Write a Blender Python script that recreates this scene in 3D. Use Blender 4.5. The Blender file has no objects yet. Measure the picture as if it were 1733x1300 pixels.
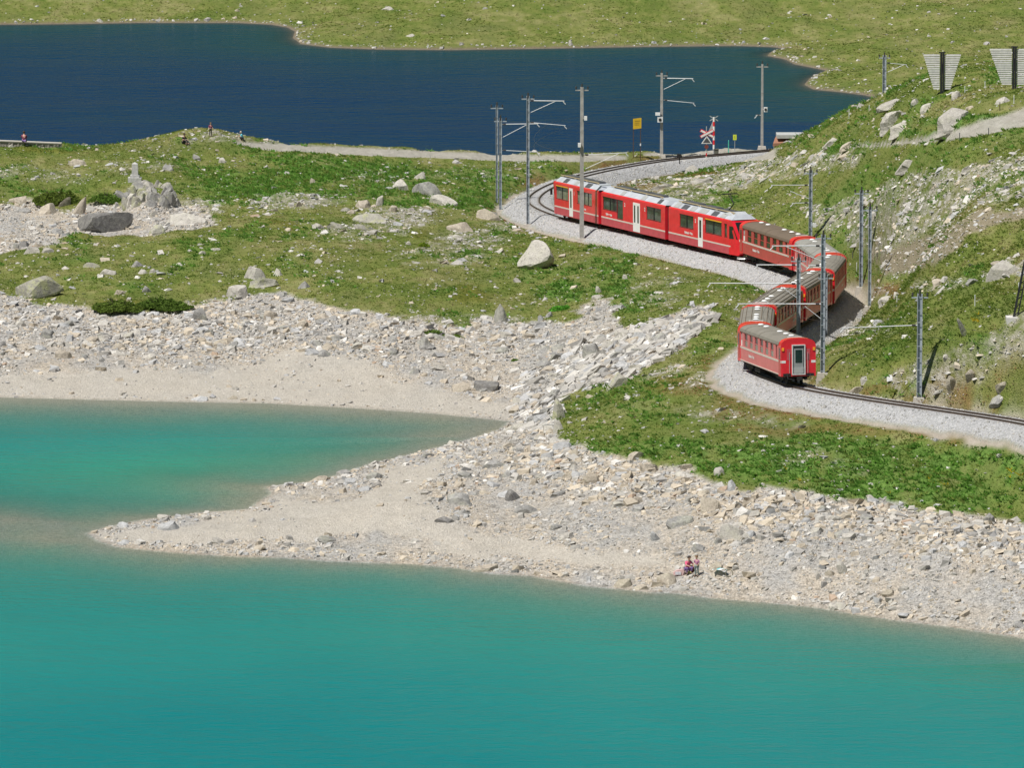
import bpy, bmesh, math, random
import numpy as np
from mathutils import Vector, Matrix
random.seed(7); rng = np.random.default_rng(7)
S = bpy.context.scene; COL = S.collection
# ------------------------------------------------------------------ camera, sky, sun, exposure
CH = 82.0; F = 12115.0; PITCH = math.atan(1660/12000)
cd = bpy.data.cameras.new('camera'); cam = bpy.data.objects.new('camera', cd); COL.objects.link(cam)
cam.location = (0, 0, CH); cam.rotation_euler = (math.pi/2-PITCH, 0, 0)
cd.sensor_width = 36; cd.lens = F*36/1733; cd.clip_start = 1; cd.clip_end = 9000
S.camera = cam
SUN_EL, SUN_X, SUN_Y = math.radians(61), -0.73, -0.68
w = bpy.data.worlds.new("World"); S.world = w; w.use_nodes = True
nt = w.node_tree; bg = nt.nodes['Background']
sk = nt.nodes.new('ShaderNodeTexSky'); sk.sky_type = 'NISHITA'; sk.sun_disc = False
sk.sun_elevation = SUN_EL; sk.sun_rotation = math.atan2(SUN_X, SUN_Y); sk.altitude = 2200; sk.air_density = 1.0; sk.dust_density = 0.4
nt.links.new(sk.outputs[0], bg.inputs[0]); bg.inputs[1].default_value = 0.06
sl = bpy.data.lights.new('sun', 'SUN'); sun = bpy.data.objects.new('sun', sl); COL.objects.link(sun)
sl.energy = 4.7; sl.angle = math.radians(0.53); sl.color = (1.0, 0.955, 0.89)
tos = Vector((SUN_X*math.cos(SUN_EL), SUN_Y*math.cos(SUN_EL), math.sin(SUN_EL)))
sun.rotation_euler = tos.to_track_quat('Z', 'Y').to_euler(); sun.location = (-300, -200, 500)
S.view_settings.view_transform = 'Standard'; S.view_settings.look = 'None'
S.view_settings.exposure = 0.17; S.view_settings.gamma = 1; S.view_settings.use_curve_mapping = False

# ------------------------------------------------------------------ where a sight line meets a height or a distance
SP, CP = math.sin(PITCH), math.cos(PITCH)
def ray(u, v):
    a = (u-866.5)/F; b = -(v-650)/F
    return np.array((a, CP+b*SP, -SP+b*CP))
def PZ(u, v, z):
    d = ray(u, v); t = (z-CH)/d[2]; return np.array((d[0]*t, d[1]*t, z))
def PY(u, v, Y):
    d = ray(u, v); t = Y/d[1]; return np.array((d[0]*t, Y, CH+d[2]*t))
def proj(x, y, z):
    q = y*CP-(z-CH)*SP; r = y*SP+(z-CH)*CP
    return 866.5+F*x/q, 650-F*r/q

# ------------------------------------------------------------------ noise
def _h(ix, iy, s):
    n = (ix.astype(np.int64)*374761393+iy.astype(np.int64)*668265263+s*1442695041) & 0x7fffffff
    n = ((n ^ (n >> 13))*1274126177) & 0x7fffffff
    return ((n ^ (n >> 16)) & 0xffff)/65535.0*2-1
def vn(x, y, s=0):
    x = np.asarray(x, float); y = np.asarray(y, float)
    ix = np.floor(x); iy = np.floor(y); fx = x-ix; fy = y-iy
    fx = fx*fx*(3-2*fx); fy = fy*fy*(3-2*fy)
    a = _h(ix, iy, s); b = _h(ix+1, iy, s); c = _h(ix, iy+1, s); d = _h(ix+1, iy+1, s)
    return (a*(1-fx)+b*fx)*(1-fy)+(c*(1-fx)+d*fx)*fy
def fbm(x, y, o=4, s=0):
    t = 0; a = .55; n = 0
    for k in range(o):
        t = t+a*vn(x*2**k+k*17.3, y*2**k-k*9.1, s+k); n += a; a *= .5
    return t/n
def sstep(a, b, x):
    t = np.clip((x-a)/(b-a), 0, 1); return t*t*(3-2*t)
def segdist(px, py, poly, closed=False):
    P = np.asarray(poly, float); n = len(P); best = np.full(np.shape(px), 1e18)
    for i in range(n if closed else n-1):
        ax, ay = P[i]; bx, by = P[(i+1) % n]; dx, dy = bx-ax, by-ay
        t = np.clip(((px-ax)*dx+(py-ay)*dy)/(dx*dx+dy*dy+1e-12), 0, 1)
        best = np.minimum(best, (px-ax-t*dx)**2+(py-ay-t*dy)**2)
    return np.sqrt(best)
def inpoly(px, py, poly):
    P = np.asarray(poly, float); n = len(P); c = np.zeros(np.shape(px), bool)
    for i in range(n):
        ax, ay = P[i]; bx, by = P[(i+1) % n]
        if ay == by: continue
        c ^= ((ay > py) != (by > py)) & (px < (bx-ax)*(py-ay)/(by-ay)+ax)
    return c
def sdist(px, py, poly):
    d = segdist(px, py, poly, True); return np.where(inpoly(px, py, poly), d, -d)

# ------------------------------------------------------------------ the railway line (centre, rail level)
TR = [(1990, 768, 497), (1860, 742, 508), (1733, 714, 518), (1600, 693, 525), (1470, 674, 531.5), (1352, 653, 538.5), (1281, 626, 552), (1284, 593, 567),
      (1331, 560, 581), (1380, 530, 595.6), (1405, 502, 610), (1371, 474, 624.5), (1281, 443, 638.6), (1157, 414, 654),
      (1040, 386, 669.5), (958, 367, 685), (901, 341, 702), (930, 314, 715.5), (1000, 292, 728.5), (1100, 273, 739),
      (1180, 264, 744.5), (1300, 253.5, 751), (1420, 243, 757), (1600, 228, 768), (1900, 210, 785)]
TRW = np.array([PY(*t) for t in TR])
def catmull(P, n=24):
    out = []
    for i in range(len(P)-1):
        p0 = P[max(i-1, 0)]; p1 = P[i]; p2 = P[i+1]; p3 = P[min(i+2, len(P)-1)]
        for k in range(n):
            t = k/n
            out.append(.5*((2*p1)+(-p0+p2)*t+(2*p0-5*p1+4*p2-p3)*t*t+(-p0+3*p1-3*p2+p3)*t**3))
    out.append(P[-1]); return np.array(out)
tp = catmull(TRW)
for _ in range(60):
    q = tp.copy(); q[1:-1] = (tp[:-2]+2*tp[1:-1]+tp[2:])/4; tp = q
ts = np.r_[0, np.cumsum(np.linalg.norm(np.diff(tp, axis=0), axis=1))]
TL = ts[-1]
def track(s):
    return np.array([np.interp(s, ts, tp[:, k]) for k in range(3)])
def track_s_at_Y(Y): return float(np.interp(Y, tp[:, 1], ts))
trk = np.array([track(s) for s in np.arange(0, TL, 1.0)])

# ------------------------------------------------------------------ shorelines
SH1 = [(-500, 668), (0, 672), (150, 676), (320, 680), (450, 682), (560, 688), (640, 693), (740, 700), (820, 708), (864, 713),
       (852, 726), (800, 742), (740, 758), (662, 778), (640, 782), (600, 795), (560, 808), (500, 820), (452, 824), (462, 836), (440, 848), (425, 862),
       (340, 868), (300, 874), (250, 879), (180, 893), (150, 903), (165, 914), (200, 926), (260, 932), (330, 938), (400, 942), (480, 944), (560, 950), (700, 955), (780, 962),
       (830, 971), (900, 975), (960, 986), (1000, 993), (1060, 998), (1100, 1003), (1150, 1004), (1200, 1012), (1300, 1020), (1380, 1028), (1450, 1040), (1530, 1052), (1600, 1060), (1733, 1080), (1900, 1102), (2300, 1140)]
L1 = [tuple(PZ(u, v, 0)[:2]) for u, v in SH1]+[(200, 430), (230, 150), (-230, 150), (-230, 590)]
SH2 = [(-700, 44), (0, 41), (120, 40), (240, 38), (400, 38), (460, 41), (488, 46), (500, 53), (497, 64), (510, 74), (560, 80), (640, 83), (760, 84), (900, 82),
       (1000, 80), (1130, 78), (1250, 77), (1310, 79), (1332, 83), (1305, 88), (1300, 94), (1330, 100), (1345, 108), (1400, 119), (1372, 132),
       (1362, 143), (1378, 151), (1420, 155), (1460, 160), (1500, 168)]
L2 = [tuple(PZ(u, v, 0)[:2]) for u, v in SH2]+[(50, 815), (46, 786), (32, 770), (10, 760), (-20, 757), (-70, 757), (-140, 757)]

# ------------------------------------------------------------------ relief: measured points (along sight line, height)
CT = """300 905 .5;450 880 .8;600 860 1.2;600 910 .7;750 800 1.5;750 900 1.2;850 780 1.8;900 850 1.8;900 930 .7;1000 900 1.8;1000 960 .6
1150 900 2.2;1150 960 1;1100 840 3;1300 900 2.8;1300 980 1;1450 920 2.8;1450 1000 .9;1600 960 2.6;1600 1020 .9;1733 960 2.8;1733 1040 .7
950 745 3;1080 782 4;1240 830 3.8;1500 855 3.2;1733 885 2.8;1150 650 4.8;1050 680 4;1100 730 4.5;1300 770 4.8;1500 780 5;1600 820 4.2;1733 800 4.9
1000 620 2.5;1100 580 4;1180 550 5;900 650 1;900 600 1.5;1000 570 3.2;1100 480 4;1000 430 3.6;1150 440 4;1250 470 4.4;1250 520 5
900 400 2.6;900 450 2.8;900 520 2;800 530 2;700 450 3.2;600 500 3;600 420 3.8;500 350 4.5;600 300 4.2;700 320 3.6;800 340 3;750 280 3.4;600 275 4.2
450 243 5.3;520 246 4.9;600 249 4.6;700 253 4.3;800 257 4;900 262 3.5;0 243 6.2;55 244 6.1;-120 242 6.5;350 221 7.3;350 270 5.3;250 240 6.4;110 246 5.8;100 300 5;230 310 5.5;100 400 3.4;100 350 3.8;150 390 3.4;250 350 4.2;50 470 2.6;300 430 3.8
300 500 2.4;100 520 2;450 460 3.6;450 520 2.2;100 600 .9;450 600 1;700 600 1;800 640 .8;-200 245 5.5;-200 400 3;-200 600 1
1340 240 6.5;1380 218 9.5;1440 195 13;1490 178 16;1550 168 18.5;1640 160 20.5;1733 150 22;1250 300 5;1300 330 6;1400 300 10;1350 380 7;1400 380 7.6
1450 420 7;1450 380 8.5;1480 480 6.6;1500 500 8;1500 450 9.5;1500 530 7.5;1500 560 8;1500 620 8.6;1555 640 9;1555 600 10;1450 580 7.2;1450 640 7.6
1420 560 6.2;1500 400 11.5;1500 300 14;1500 230 15.5;1600 600 10.8;1600 560 12;1600 500 13;1600 400 15.3;1600 300 17.3;1600 230 19;1700 640 10
1700 560 12.8;1700 500 14;1700 400 16.5;1700 300 18.8;1700 230 20.5;1733 680 8.8;1900 560 14;1900 400 18;1900 200 23;1900 680 9.5;1950 830 5;1950 960 3
1150 330 4.8;1200 300 4.6;1080 340 4;850 270 3.2;1000 262 3.2;1100 258 3.1;1200 255 3.2;1260 250 3.4;840 300 2.9;1100 310 4.2"""
pts = []
for ln in CT.split('\n'):
    for t in ln.split(';'):
        u, v, z = map(float, t.split()); pts.append(PZ(u, v, z))
for i in range(0, len(trk), 6): pts.append(trk[i]-np.array((0, 0, .7)))
for L in (L1[:50],):
    for (x, y) in L: pts.append((x, y, 0.0))
for p in [(-60, 748, 2.5), (-30, 748, 3), (-5, 750, 2.2), (40, 735, 9), (50, 725, 11), (62, 700, 14), (62, 745, 7), (45, 762, 3), (30, 763, 1.5), (15, 757, .8), (-15, 756, .4), (-45, 756, .3), (75, 760, 6)]:
    pts.append(p)
pts = np.array(pts, float); KY = .42; CC = 4.0
A = pts[:, :2]*np.array((1, KY))
D = np.sqrt(((A[:, None]-A[None])**2).sum(-1)+CC*CC)
n = len(A); M = np.zeros((n+3, n+3)); M[:n, :n] = D-np.eye(n)*0.15; M[:n, n] = M[n, :n] = 1
M[:n, n+1:] = A/100; M[n+1:, :n] = A.T/100
sol = np.linalg.solve(M, np.r_[pts[:, 2], 0, 0, 0])
def rbf(x, y):
    out = np.zeros(x.size); X = x.ravel(); Yv = y.ravel()*KY
    for c in range(0, X.size, 20000):
        xx = X[c:c+20000]; yy = Yv[c:c+20000]
        d = np.sqrt((xx[:, None]-A[None, :, 0])**2+(yy[:, None]-A[None, :, 1])**2+CC*CC)
        out[c:c+20000] = d @ sol[:n]+sol[n]+xx/100*sol[n+1]+yy/100*sol[n+2]
    return out.reshape(x.shape)
gx = np.arange(-110, 111, 2.0); gy = np.arange(440, 800, 3.0)
GX, GY = np.meshgrid(gx, gy); RB = rbf(GX, GY)
def bil(x, y, T, x0, y0, dx, dy):
    fx = np.clip((x-x0)/dx, 0, T.shape[1]-1.001); fy = np.clip((y-y0)/dy, 0, T.shape[0]-1.001)
    ix = fx.astype(int); iy = fy.astype(int); fx = fx-ix; fy = fy-iy
    return (T[iy, ix]*(1-fx)+T[iy, ix+1]*fx)*(1-fy)+(T[iy+1, ix]*(1-fx)+T[iy+1, ix+1]*fx)*fy

# ------------------------------------------------------------------ ground cover zones traced along their outlines
ZG = [[(-900, 505), (0, 503), (60, 514), (130, 522), (170, 529), (290, 531), (315, 516), (370, 514), (400, 506), (470, 497), (520, 507), (560, 518), (640, 531), (700, 546),
       (760, 549), (850, 543), (890, 547), (950, 542), (985, 528), (1020, 512), (1045, 505), (1050, 530), (1075, 560), (1110, 552), (1150, 533), (1190, 524), (1208, 538), (1168, 578), (1115, 602), (1062, 640),
       (1035, 650), (960, 662), (936, 700), (940, 738), (1000, 760), (1080, 782), (1150, 787), (1185, 805), (1238, 832), (1285, 822), (1340, 827),
       (1420, 848), (1500, 857), (1560, 868), (1640, 873), (1690, 884), (1733, 888), (2600, 910), (2600, 2400), (-900, 2400)],
      [(-700, 335), (0, 343), (60, 336), (70, 350), (118, 362), (160, 352), (180, 340), (195, 352), (260, 344), (330, 352), (370, 372), (350, 384), (250, 400), (180, 396), (110, 408), (50, 420), (0, 442), (-700, 470)]]
def polyE(*a): return a
# ellipse blobs: u v ru rv strength
LUSH = [(560, 288, 120, 24, 1), (668, 288, 60, 18, 1), (430, 322, 95, 24, 1), (390, 345, 60, 14, .8), (800, 342, 90, 18, .8), (700, 345, 70, 14, .6), (860, 312, 60, 14, .5), (1570, 815, 230, 66, 1), (1310, 785, 130, 40, .8), (1130, 762, 110, 22, .6), (820, 350, 60, 14, .8), (600, 330, 90, 14, .6),
        (1400, 770, 130, 34, .7), (1230, 780, 110, 32, .8), (1100, 762, 90, 22, .5), (955, 500, 45, 18, .8), (1045, 470, 40, 40, .6), (1530, 655, 60, 16, .6), (1640, 590, 60, 30, .5), (1660, 210, 120, 10, 1), (1560, 232, 60, 8, .8),
        (1000, 760, 60, 20, .4), (1700, 700, 60, 14, .4), (360, 290, 60, 10, .5), (1690, 850, 60, 30, .7), (1500, 470, 60, 14, .4), (1060, 340, 60, 10, .5), (1400, 245, 60, 14, .3)]
ROCKY = [(680, 368, 75, 18, .8), (500, 343, 90, 14, .7), (790, 408, 75, 16, .6), (740, 425, 70, 14, .5), (640, 388, 90, 14, .5), (870, 385, 60, 16, .5), (600, 400, 60, 12, .4), (760, 440, 90, 16, .4), (330, 352, 60, 12, .6),
         (1120, 318, 60, 14, .5), (1400, 268, 60, 12, .8), (1150, 640, 70, 22, .5), (1230, 705, 90, 16, .5), (1360, 780, 60, 16, .4), (1450, 790, 50, 16, .35), (1330, 720, 60, 10, .35),
         (1110, 500, 60, 34, .35), (640, 300, 60, 14, .3), (230, 285, 80, 10, .35), (60, 300, 90, 16, .3), (380, 238, 60, 10, .6), (450, 244, 60, 6, .7), (640, 545, 160, 14, .7), (420, 520, 80, 14, .8),
         (30, 300, 40, 16, .4), (850, 545, 120, 12, .5), (1460, 500, 50, 12, .6), (1480, 560, 60, 16, .35), (1430, 560, 40, 10, .6), (1590, 485, 50, 14, .4), (800, 300, 90, 10, .25)]
RPOLY = [([(1430, 345), (1560, 298), (1733, 268), (1900, 250), (1900, 300), (1733, 340), (1640, 368), (1560, 400), (1480, 440), (1430, 415), (1400, 380)], .75),
         ([(1050, 330), (1150, 312), (1300, 272), (1450, 252), (1450, 280), (1300, 312), (1180, 345), (1090, 352)], .65),
         ([(1370, 350), (1450, 345), (1470, 400), (1390, 402)], .6),
         ([(1500, 655), (1560, 612), (1640, 590), (1700, 545), (1760, 520), (1760, 605), (1690, 622), (1630, 668), (1560, 674)], .75),
         ([(1655, 478), (1700, 445), (1760, 425), (1760, 470), (1700, 478)], .9)]
BROWN = [([(1470, 440), (1560, 402), (1640, 372), (1900, 300), (1900, 350), (1733, 372), (1640, 405), (1560, 455), (1510, 474)], 1.0)]
ROADS = [([(395, 243, 3), (450, 250, 7), (600, 257, 7), (760, 264, 7), (900, 269, 7), (1000, 269, 6), (1060, 268, 4)], 1),
         ([(1120, 268, 4), (1200, 268, 10), (1260, 265, 11), (1315, 262, 9)], 1),
         ([(1090, 262, 3), (1200, 256, 4), (1300, 250, 3)], 1),
         ([(1440, 249, 2.5), (1500, 246, 3.5), (1560, 240, 4.5), (1600, 232, 9), (1650, 222, 11), (1700, 210, 14), (1733, 200, 17), (1900, 170, 20)], 1),
         ([(-300, 236, 2), (0, 240, 2.5), (110, 244, 1)], 1)]
SANDP = [[(-300, 628), (0, 632), (200, 622), (330, 632), (480, 596), (560, 618), (760, 668), (870, 690), (868, 716), (700, 702), (400, 688), (-300, 674)],
         [(600, 850), (660, 790), (760, 770), (700, 840), (780, 890), (960, 925), (1130, 945), (1150, 962), (960, 950), (760, 935), (640, 900), (300, 930), (170, 915), (160, 900), (350, 885), (420, 862), (480, 835), (520, 850)],
         [(500, 590), (600, 600), (700, 640), (560, 640), (470, 620)]]
REDP = [(1130, 290, 100, 12, .8), (1080, 320, 60, 14, .7), (1500, 500, 40, 10, .9), (1450, 480, 30, 12, .5), (1290, 700, 90, 14, .5), (1500, 700, 200, 10, .5), (1420, 730, 220, 12, .45), (1240, 690, 50, 26, .5), (1150, 660, 60, 16, .4), (880, 372, 30, 10, .6), (1640, 735, 120, 10, .6)]
YEL = [(420, 345, 40, 6, .8), (150, 405, 60, 6, .8), (75, 258, 60, 6, .9), (470, 382, 36, 7, 1), (790, 500, 50, 12, .9), (1050, 590, 40, 8, .7), (1120, 655, 40, 7, .9), (700, 400, 20, 6, .8), (100, 340, 40, 16, .8), (230, 522, 75, 12, .9), (1600, 240, 60, 6, .5), (860, 345, 40, 8, .5)]
def ell(u, v, L):
    r = np.zeros(np.shape(u))
    for a, b, ru, rv, s in L:
        d = np.sqrt(((u-a)/ru)**2+((v-b)/rv)**2); r = np.maximum(r, s*(1-sstep(.55, 1.15, d)))
    return r
def pol(u, v, L, soft=6):
    r = np.zeros(np.shape(u))
    for P, s in L:
        Q = [(a, b*2.2) for a, b in P]
        r = np.maximum(r, s*sstep(-soft, soft, sdist(u, v*2.2, Q)))
    return r
def zones(x, y, z, dtrk, big=True):
    u, v = proj(x, y, z)
    q = .3*y+.5*z
    n1 = fbm(x/2.2, q/1.6, 4, 3); n2 = fbm(x/2.2+50, q/1.6+9, 4, 8); n3 = fbm(x/1.2, q/1.0, 3, 21)
    uu = u+n1*34+n3*10; vv = v+n2*13+n3*4
    Z = {}
    near = y < 772
    g = pol(uu, vv, [(p, 1) for p in ZG], 5)*near
    Z['gravel'] = g
    Z['patch'] = .5+.5*np.clip(1.5*(.6*fbm((x+q*.5)/4.5, (q-x*.2)/2.6, 3, 91)+.55*fbm(x/1.1, q/.76, 3, 92)), -1, 1)
    Z['stain'] = np.exp(-((np.abs(dtrk-.53)/.17)**2))
    nl = fbm(x/1.5+31, q/1.3, 3, 55)
    Z['lush'] = np.clip(ell(uu, vv, LUSH)*(.35+.85*sstep(-.35, .2, nl))+.38*sstep(.1, .55, fbm(x/5+3, q/3.2, 3, 57)+.4*nl), 0, 1)*near
    rk = np.maximum(ell(uu, vv, ROCKY), pol(uu, vv, RPOLY, 8))*near
    st = fbm((x+q*.7)/3.0, (q-x*.5)/.85, 3, 33)
    Z['rocky'] = np.clip(rk*1.25*sstep(-.45, .35, st+rk*.35), 0, 1)
    Z['brown'] = pol(uu, vv, BROWN, 8)*near
    road = np.zeros(np.shape(u))
    ru = u+n3*3; rv = v+n2*2
    for L, s in ROADS:
        Q = np.array(L, float); c = np.interp(ru, Q[:, 0], Q[:, 1]); wv = np.interp(ru, Q[:, 0], Q[:, 2])
        road = np.maximum(road, (1-sstep(.75, 1.15, np.abs(rv-c)/np.maximum(wv, .1)))*sstep(Q[0, 0]-6, Q[0, 0]+6, ru)*(1-sstep(Q[-1, 0]-6, Q[-1, 0]+6, ru)))
    Z['road'] = road*near
    Z['sand'] = pol(uu, vv, [(p, 1) for p in SANDP], 14)*near
    red = ell(uu, vv, REDP)*near
    edge = np.exp(-((dtrk-4.3)/.9)**2)*sstep(-.1, .5, n1+n3*.6)
    Z['red'] = np.clip(red+edge*.9, 0, 1)
    Z['yel'] = ell(uu, vv, YEL)*near
    Z['bal'] = 1-sstep(2.9, 3.25, dtrk+n3*.35)
    Z['balsand'] = (1-sstep(3.3, 4.2, dtrk+n3*.6))*(1-Z['bal'])
    return Z, u, v
def track_dist(x, y):
    d = np.full(x.shape, 99.0); zt = np.zeros(x.shape)
    m = (x > -6) & (x < 60) & (y > 490) & (y < 800)
    xs = x[m]; ys = y[m]; T = trk[:, :2]; dd = np.full(xs.size, 99.); zz = np.zeros(xs.size)
    for i in range(len(trk)-1):
        a = trk[i]; b = trk[i+1]; q = (np.abs(ys-a[1]) < 12)
        if not q.any(): continue
        xq = xs[q]; yq = ys[q]; e = b-a
        t = np.clip(((xq-a[0])*e[0]+(yq-a[1])*e[1])/(e[0]**2+e[1]**2), 0, 1)
        r = np.hypot(xq-a[0]-t*e[0], yq-a[1]-t*e[1]); zc = a[2]+t*e[2]
        old = dd[q]; k = r < old; o2 = zz[q]; old[k] = r[k]; o2[k] = zc[k]; dd[q] = old; zz[q] = o2
    d[m] = dd; zt[m] = zz
    return d, zt
RIDGE = [tuple(PZ(u, v, 0)[:2]) for u, v in ((152, 903), (60, 897), (-120, 885))]
def height(x, y):
    hw = .0722*y+14
    xc = np.clip(x, -hw, hw)
    zr = bil(xc, y, RB, -110, 440, 2, 3)
    s1 = sdist(x, y, L1); s2 = sdist(x, y, L2)
    dt, zt = track_dist(x, y)
    # far bank
    zf = np.maximum(-s2, 0)*.11+.1+fbm(x/28, y/40, 3, 5)*1.6*sstep(2, 30, -s2)
    mt = np.maximum(y-985, 0); zf = zf+mt*.16+np.maximum(y-1080, 0)*.3+fbm(x/130, y/130, 4, 9)*.22*mt
    k = sstep(762, 800, y); z = zr*(1-k)+zf*k
    # side and near-side valley slopes outside the view
    z = z+np.maximum(np.abs(x)-hw-10, 0)*.22*sstep(440, 520, y)
    near = (y < 470); z = np.where(near & (s1 < 0), np.maximum(0.3, np.maximum(-s1, 0)*.35), z)
    z = np.where(y < 150, np.maximum((150-y), 0)*.55*sstep(-40, 200, 150-y)*1.0, z)
    amp = sstep(0, 6, np.minimum(-s1, 900))*sstep(0, 6, np.minimum(-s2, 900))
    ta = sstep(3.2, 7, dt)
    rel = fbm(x/7, y/11, 4, 2)*.34+fbm(x/1.7, y/2.1, 3, 12)*.12+fbm(x/.7, y/.9, 2, 14)*.04
    z = z+rel*amp*ta
    land = (s1 < 0) & (s2 < 0)
    z = np.where(land, np.maximum(z, .03+.05*np.minimum(-np.maximum(s1, s2), 6)), z)
    # ballast bench
    prof = zt-.125-np.maximum(dt-1.55, 0)*.62
    b = 1-sstep(2.9, 6.2, dt); zb = np.where(dt < 3.3, prof, zt-.16-1.75*.62)
    z = np.where(dt < 8, zb*b+z*(1-b), z)
    z = np.where((dt < 2.6), prof, z)
    # lake beds
    rd = segdist(x, y, RIDGE)
    w1 = np.maximum(s1, 0)*(.052+.02*fbm(x/12, y/20, 2, 4))+fbm(x/2.5, y/5, 3, 6)*.06*sstep(0, 3, s1)
    w1 = np.minimum(w1, .06+np.maximum(rd-4, 0)*.045+fbm(x/3, y/6, 3, 7)*.06)
    w1 = np.where(rd > 60, np.maximum(s1, 0)*.06, w1)
    z = np.where(s1 > 0, -np.minimum(w1+.005, 6)*(1-.85*(y > 562)*np.exp(-np.maximum(s1, 0)/13)), z)
    z = np.where(s2 > 0, -np.minimum(np.maximum(s2, 0)*(.16+.5*(y < 800))+.02, 5), z)
    return z, dt, s1, s2
DX, DY = .24, .30; X0, X1, Y0, Y1 = -77., 77., 462., 975.
ix = np.arange(X0, X1+DX*.5, DX); iy = np.arange(Y0, Y1+DY*.5, DY)
IX, IY = np.meshgrid(ix, iy)
HZ, DT, S1, S2 = height(IX, IY)
zn, U, V = zones(IX, IY, HZ, DT)
hx_, hy_ = PZ(254, 338, 5)[:2]
HZ = HZ+1.25*np.exp(-((IX-hx_)/2.1)**4-((IY-hy_)/4.)**2)*(S1 < 0)
turf = (1-zn['gravel'])*(1-zn['bal'])*(1-zn['balsand'])*(S1 < 0)*(S2 < -.4)
HZ = HZ+turf*.16*(1-zn['road'])*sstep(3.5, 5, DT)
HZ = HZ+turf*zn['lush']*(.10+.16*vn(IX/.5, IY/.8, 77))+turf*zn['yel']*.15
crag = sstep(.3, .8, zn['rocky'])*(1-zn['gravel'])*turf
QQ = .3*IY+.4*HZ
HZ = HZ+crag*(.34*np.abs(fbm((IX+QQ*.7)/2.4, (QQ-IX*.5)/1.1, 2, 44))-.03)
grv = zn['gravel']*(S1 < -.5)*(1-zn['sand']*.8)
HZ = HZ+grv*(.08*fbm(IX/.9, IY/1.2, 2, 45)+.05*np.abs(vn(IX/.5, IY/.7, 46)))*sstep(3.5, 5, DT)
def hz(x, y): return bil(np.asarray(x, float), np.asarray(y, float), HZ, X0, Y0, DX, DY)
def fld(T, x, y): return bil(np.asarray(x, float), np.asarray(y, float), T, X0, Y0, DX, DY)
def hit(u, v, ymin=470, ymax=960):
    """point of the ground that the sight line through (u, v) meets first"""
    d = ray(u, v); Ys = np.arange(ymin, ymax, .15); t = Ys/d[1]; z = CH+d[2]*t; g = hz(d[0]*t, Ys)
    k = np.nonzero(z <= g)[0]
    i = k[0] if len(k) else len(Ys)-1
    return np.array((d[0]*t[i], Ys[i], g[i]))

# ------------------------------------------------------------------ materials
def newmat(name):
    m = bpy.data.materials.new(name); m.use_nodes = True; t = m.node_tree
    return m, t, t.nodes['Principled BSDF']
def N(t, ty, **k):
    n_ = t.nodes.new(ty)
    for a, b in k.items():
        if a.startswith('i_'):
            kk = a[2:]; n_.inputs[int(kk) if kk.isdigit() else kk].default_value = b
        else: setattr(n_, a, b)
    return n_
def noise(t, vec, scale, detail=4, rough=.55):
    n_ = N(t, 'ShaderNodeTexNoise'); n_.inputs['Scale'].default_value = scale; n_.inputs['Detail'].default_value = detail; n_.inputs['Roughness'].default_value = rough
    t.links.new(vec, n_.inputs['Vector']); return n_.outputs['Fac']
def ramp(t, fac, stops):
    r = N(t, 'ShaderNodeValToRGB'); e = r.color_ramp.elements
    while len(e) < len(stops): e.new(.5)
    for q, (p, c) in zip(e, stops): q.position = p; q.color = (*c, 1) if len(c) == 3 else c
    t.links.new(fac, r.inputs[0]); return r.outputs[0]
def mix(t, fac, a, b, mode='MIX'):
    m = N(t, 'ShaderNodeMix', data_type='RGBA', blend_type=mode)
    for s, x in ((0, fac), (6, a), (7, b)):
        if isinstance(x, (int, float)): m.inputs[s].default_value = x
        elif isinstance(x, tuple): m.inputs[s].default_value = (*x, 1)
        else: t.links.new(x, m.inputs[s])
    return m.outputs[2]
def mth(t, op, a, b=None, c=None):
    m = N(t, 'ShaderNodeMath', operation=op)
    for s, x in enumerate((a, b, c)):
        if x is None: continue
        if isinstance(x, (int, float)): m.inputs[s].default_value = x
        else: t.links.new(x, m.inputs[s])
    return m.outputs[0]
def simple(name, col, rough=.6, metal=0, var=.12, scale=3, spec=.5, coat=0):
    m, t, b = newmat(name)
    tc = N(t, 'ShaderNodeTexCoord'); f = noise(t, tc.outputs['Object'], scale, 4)
    c = ramp(t, f, [(.3, tuple(x*(1-var) for x in col)), (.7, tuple(min(x*(1+var), 1) for x in col))])
    t.links.new(c, b.inputs['Base Color']); b.inputs['Roughness'].default_value = rough; b.inputs['Metallic'].default_value = metal
    b.inputs['Specular IOR Level'].default_value = spec; b.inputs['Coat Weight'].default_value = coat
    return m
# ground
gm, t, b = newmat('ground'); geo = N(t, 'ShaderNodeNewGeometry'); P = geo.outputs['Position']
za = N(t, 'ShaderNodeAttribute', attribute_name='za'); zb = N(t, 'ShaderNodeAttribute', attribute_name='zb'); zc = N(t, 'ShaderNodeAttribute', attribute_name='zc')
sa = N(t, 'ShaderNodeSeparateColor'); t.links.new(za.outputs['Color'], sa.inputs[0])
sb = N(t, 'ShaderNodeSeparateColor'); t.links.new(zb.outputs['Color'], sb.inputs[0])
sc_ = N(t, 'ShaderNodeSeparateColor'); t.links.new(zc.outputs['Color'], sc_.inputs[0])
gravel, lush, rocky = sa.outputs; road, red, sand = sb.outputs; yel, brown, bal = sc_.outputs
mp = N(t, 'ShaderNodeMapping'); mp.inputs['Scale'].default_value = (1, .42, 1); t.links.new(P, mp.inputs[0]); PM = mp.outputs[0]
nA = noise(t, PM, .22, 5, .6); nB = noise(t, PM, 1.5, 6, .7); nC = noise(t, P, 7, 3, .7); nD = noise(t, PM, .7, 5, .65); nE = noise(t, P, 2.3, 3, .6)
zd = N(t, 'ShaderNodeAttribute', attribute_name='zd'); sd = N(t, 'ShaderNodeSeparateColor'); t.links.new(zd.outputs['Color'], sd.inputs[0])
ze = N(t, 'ShaderNodeAttribute', attribute_name='ze')
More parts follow.
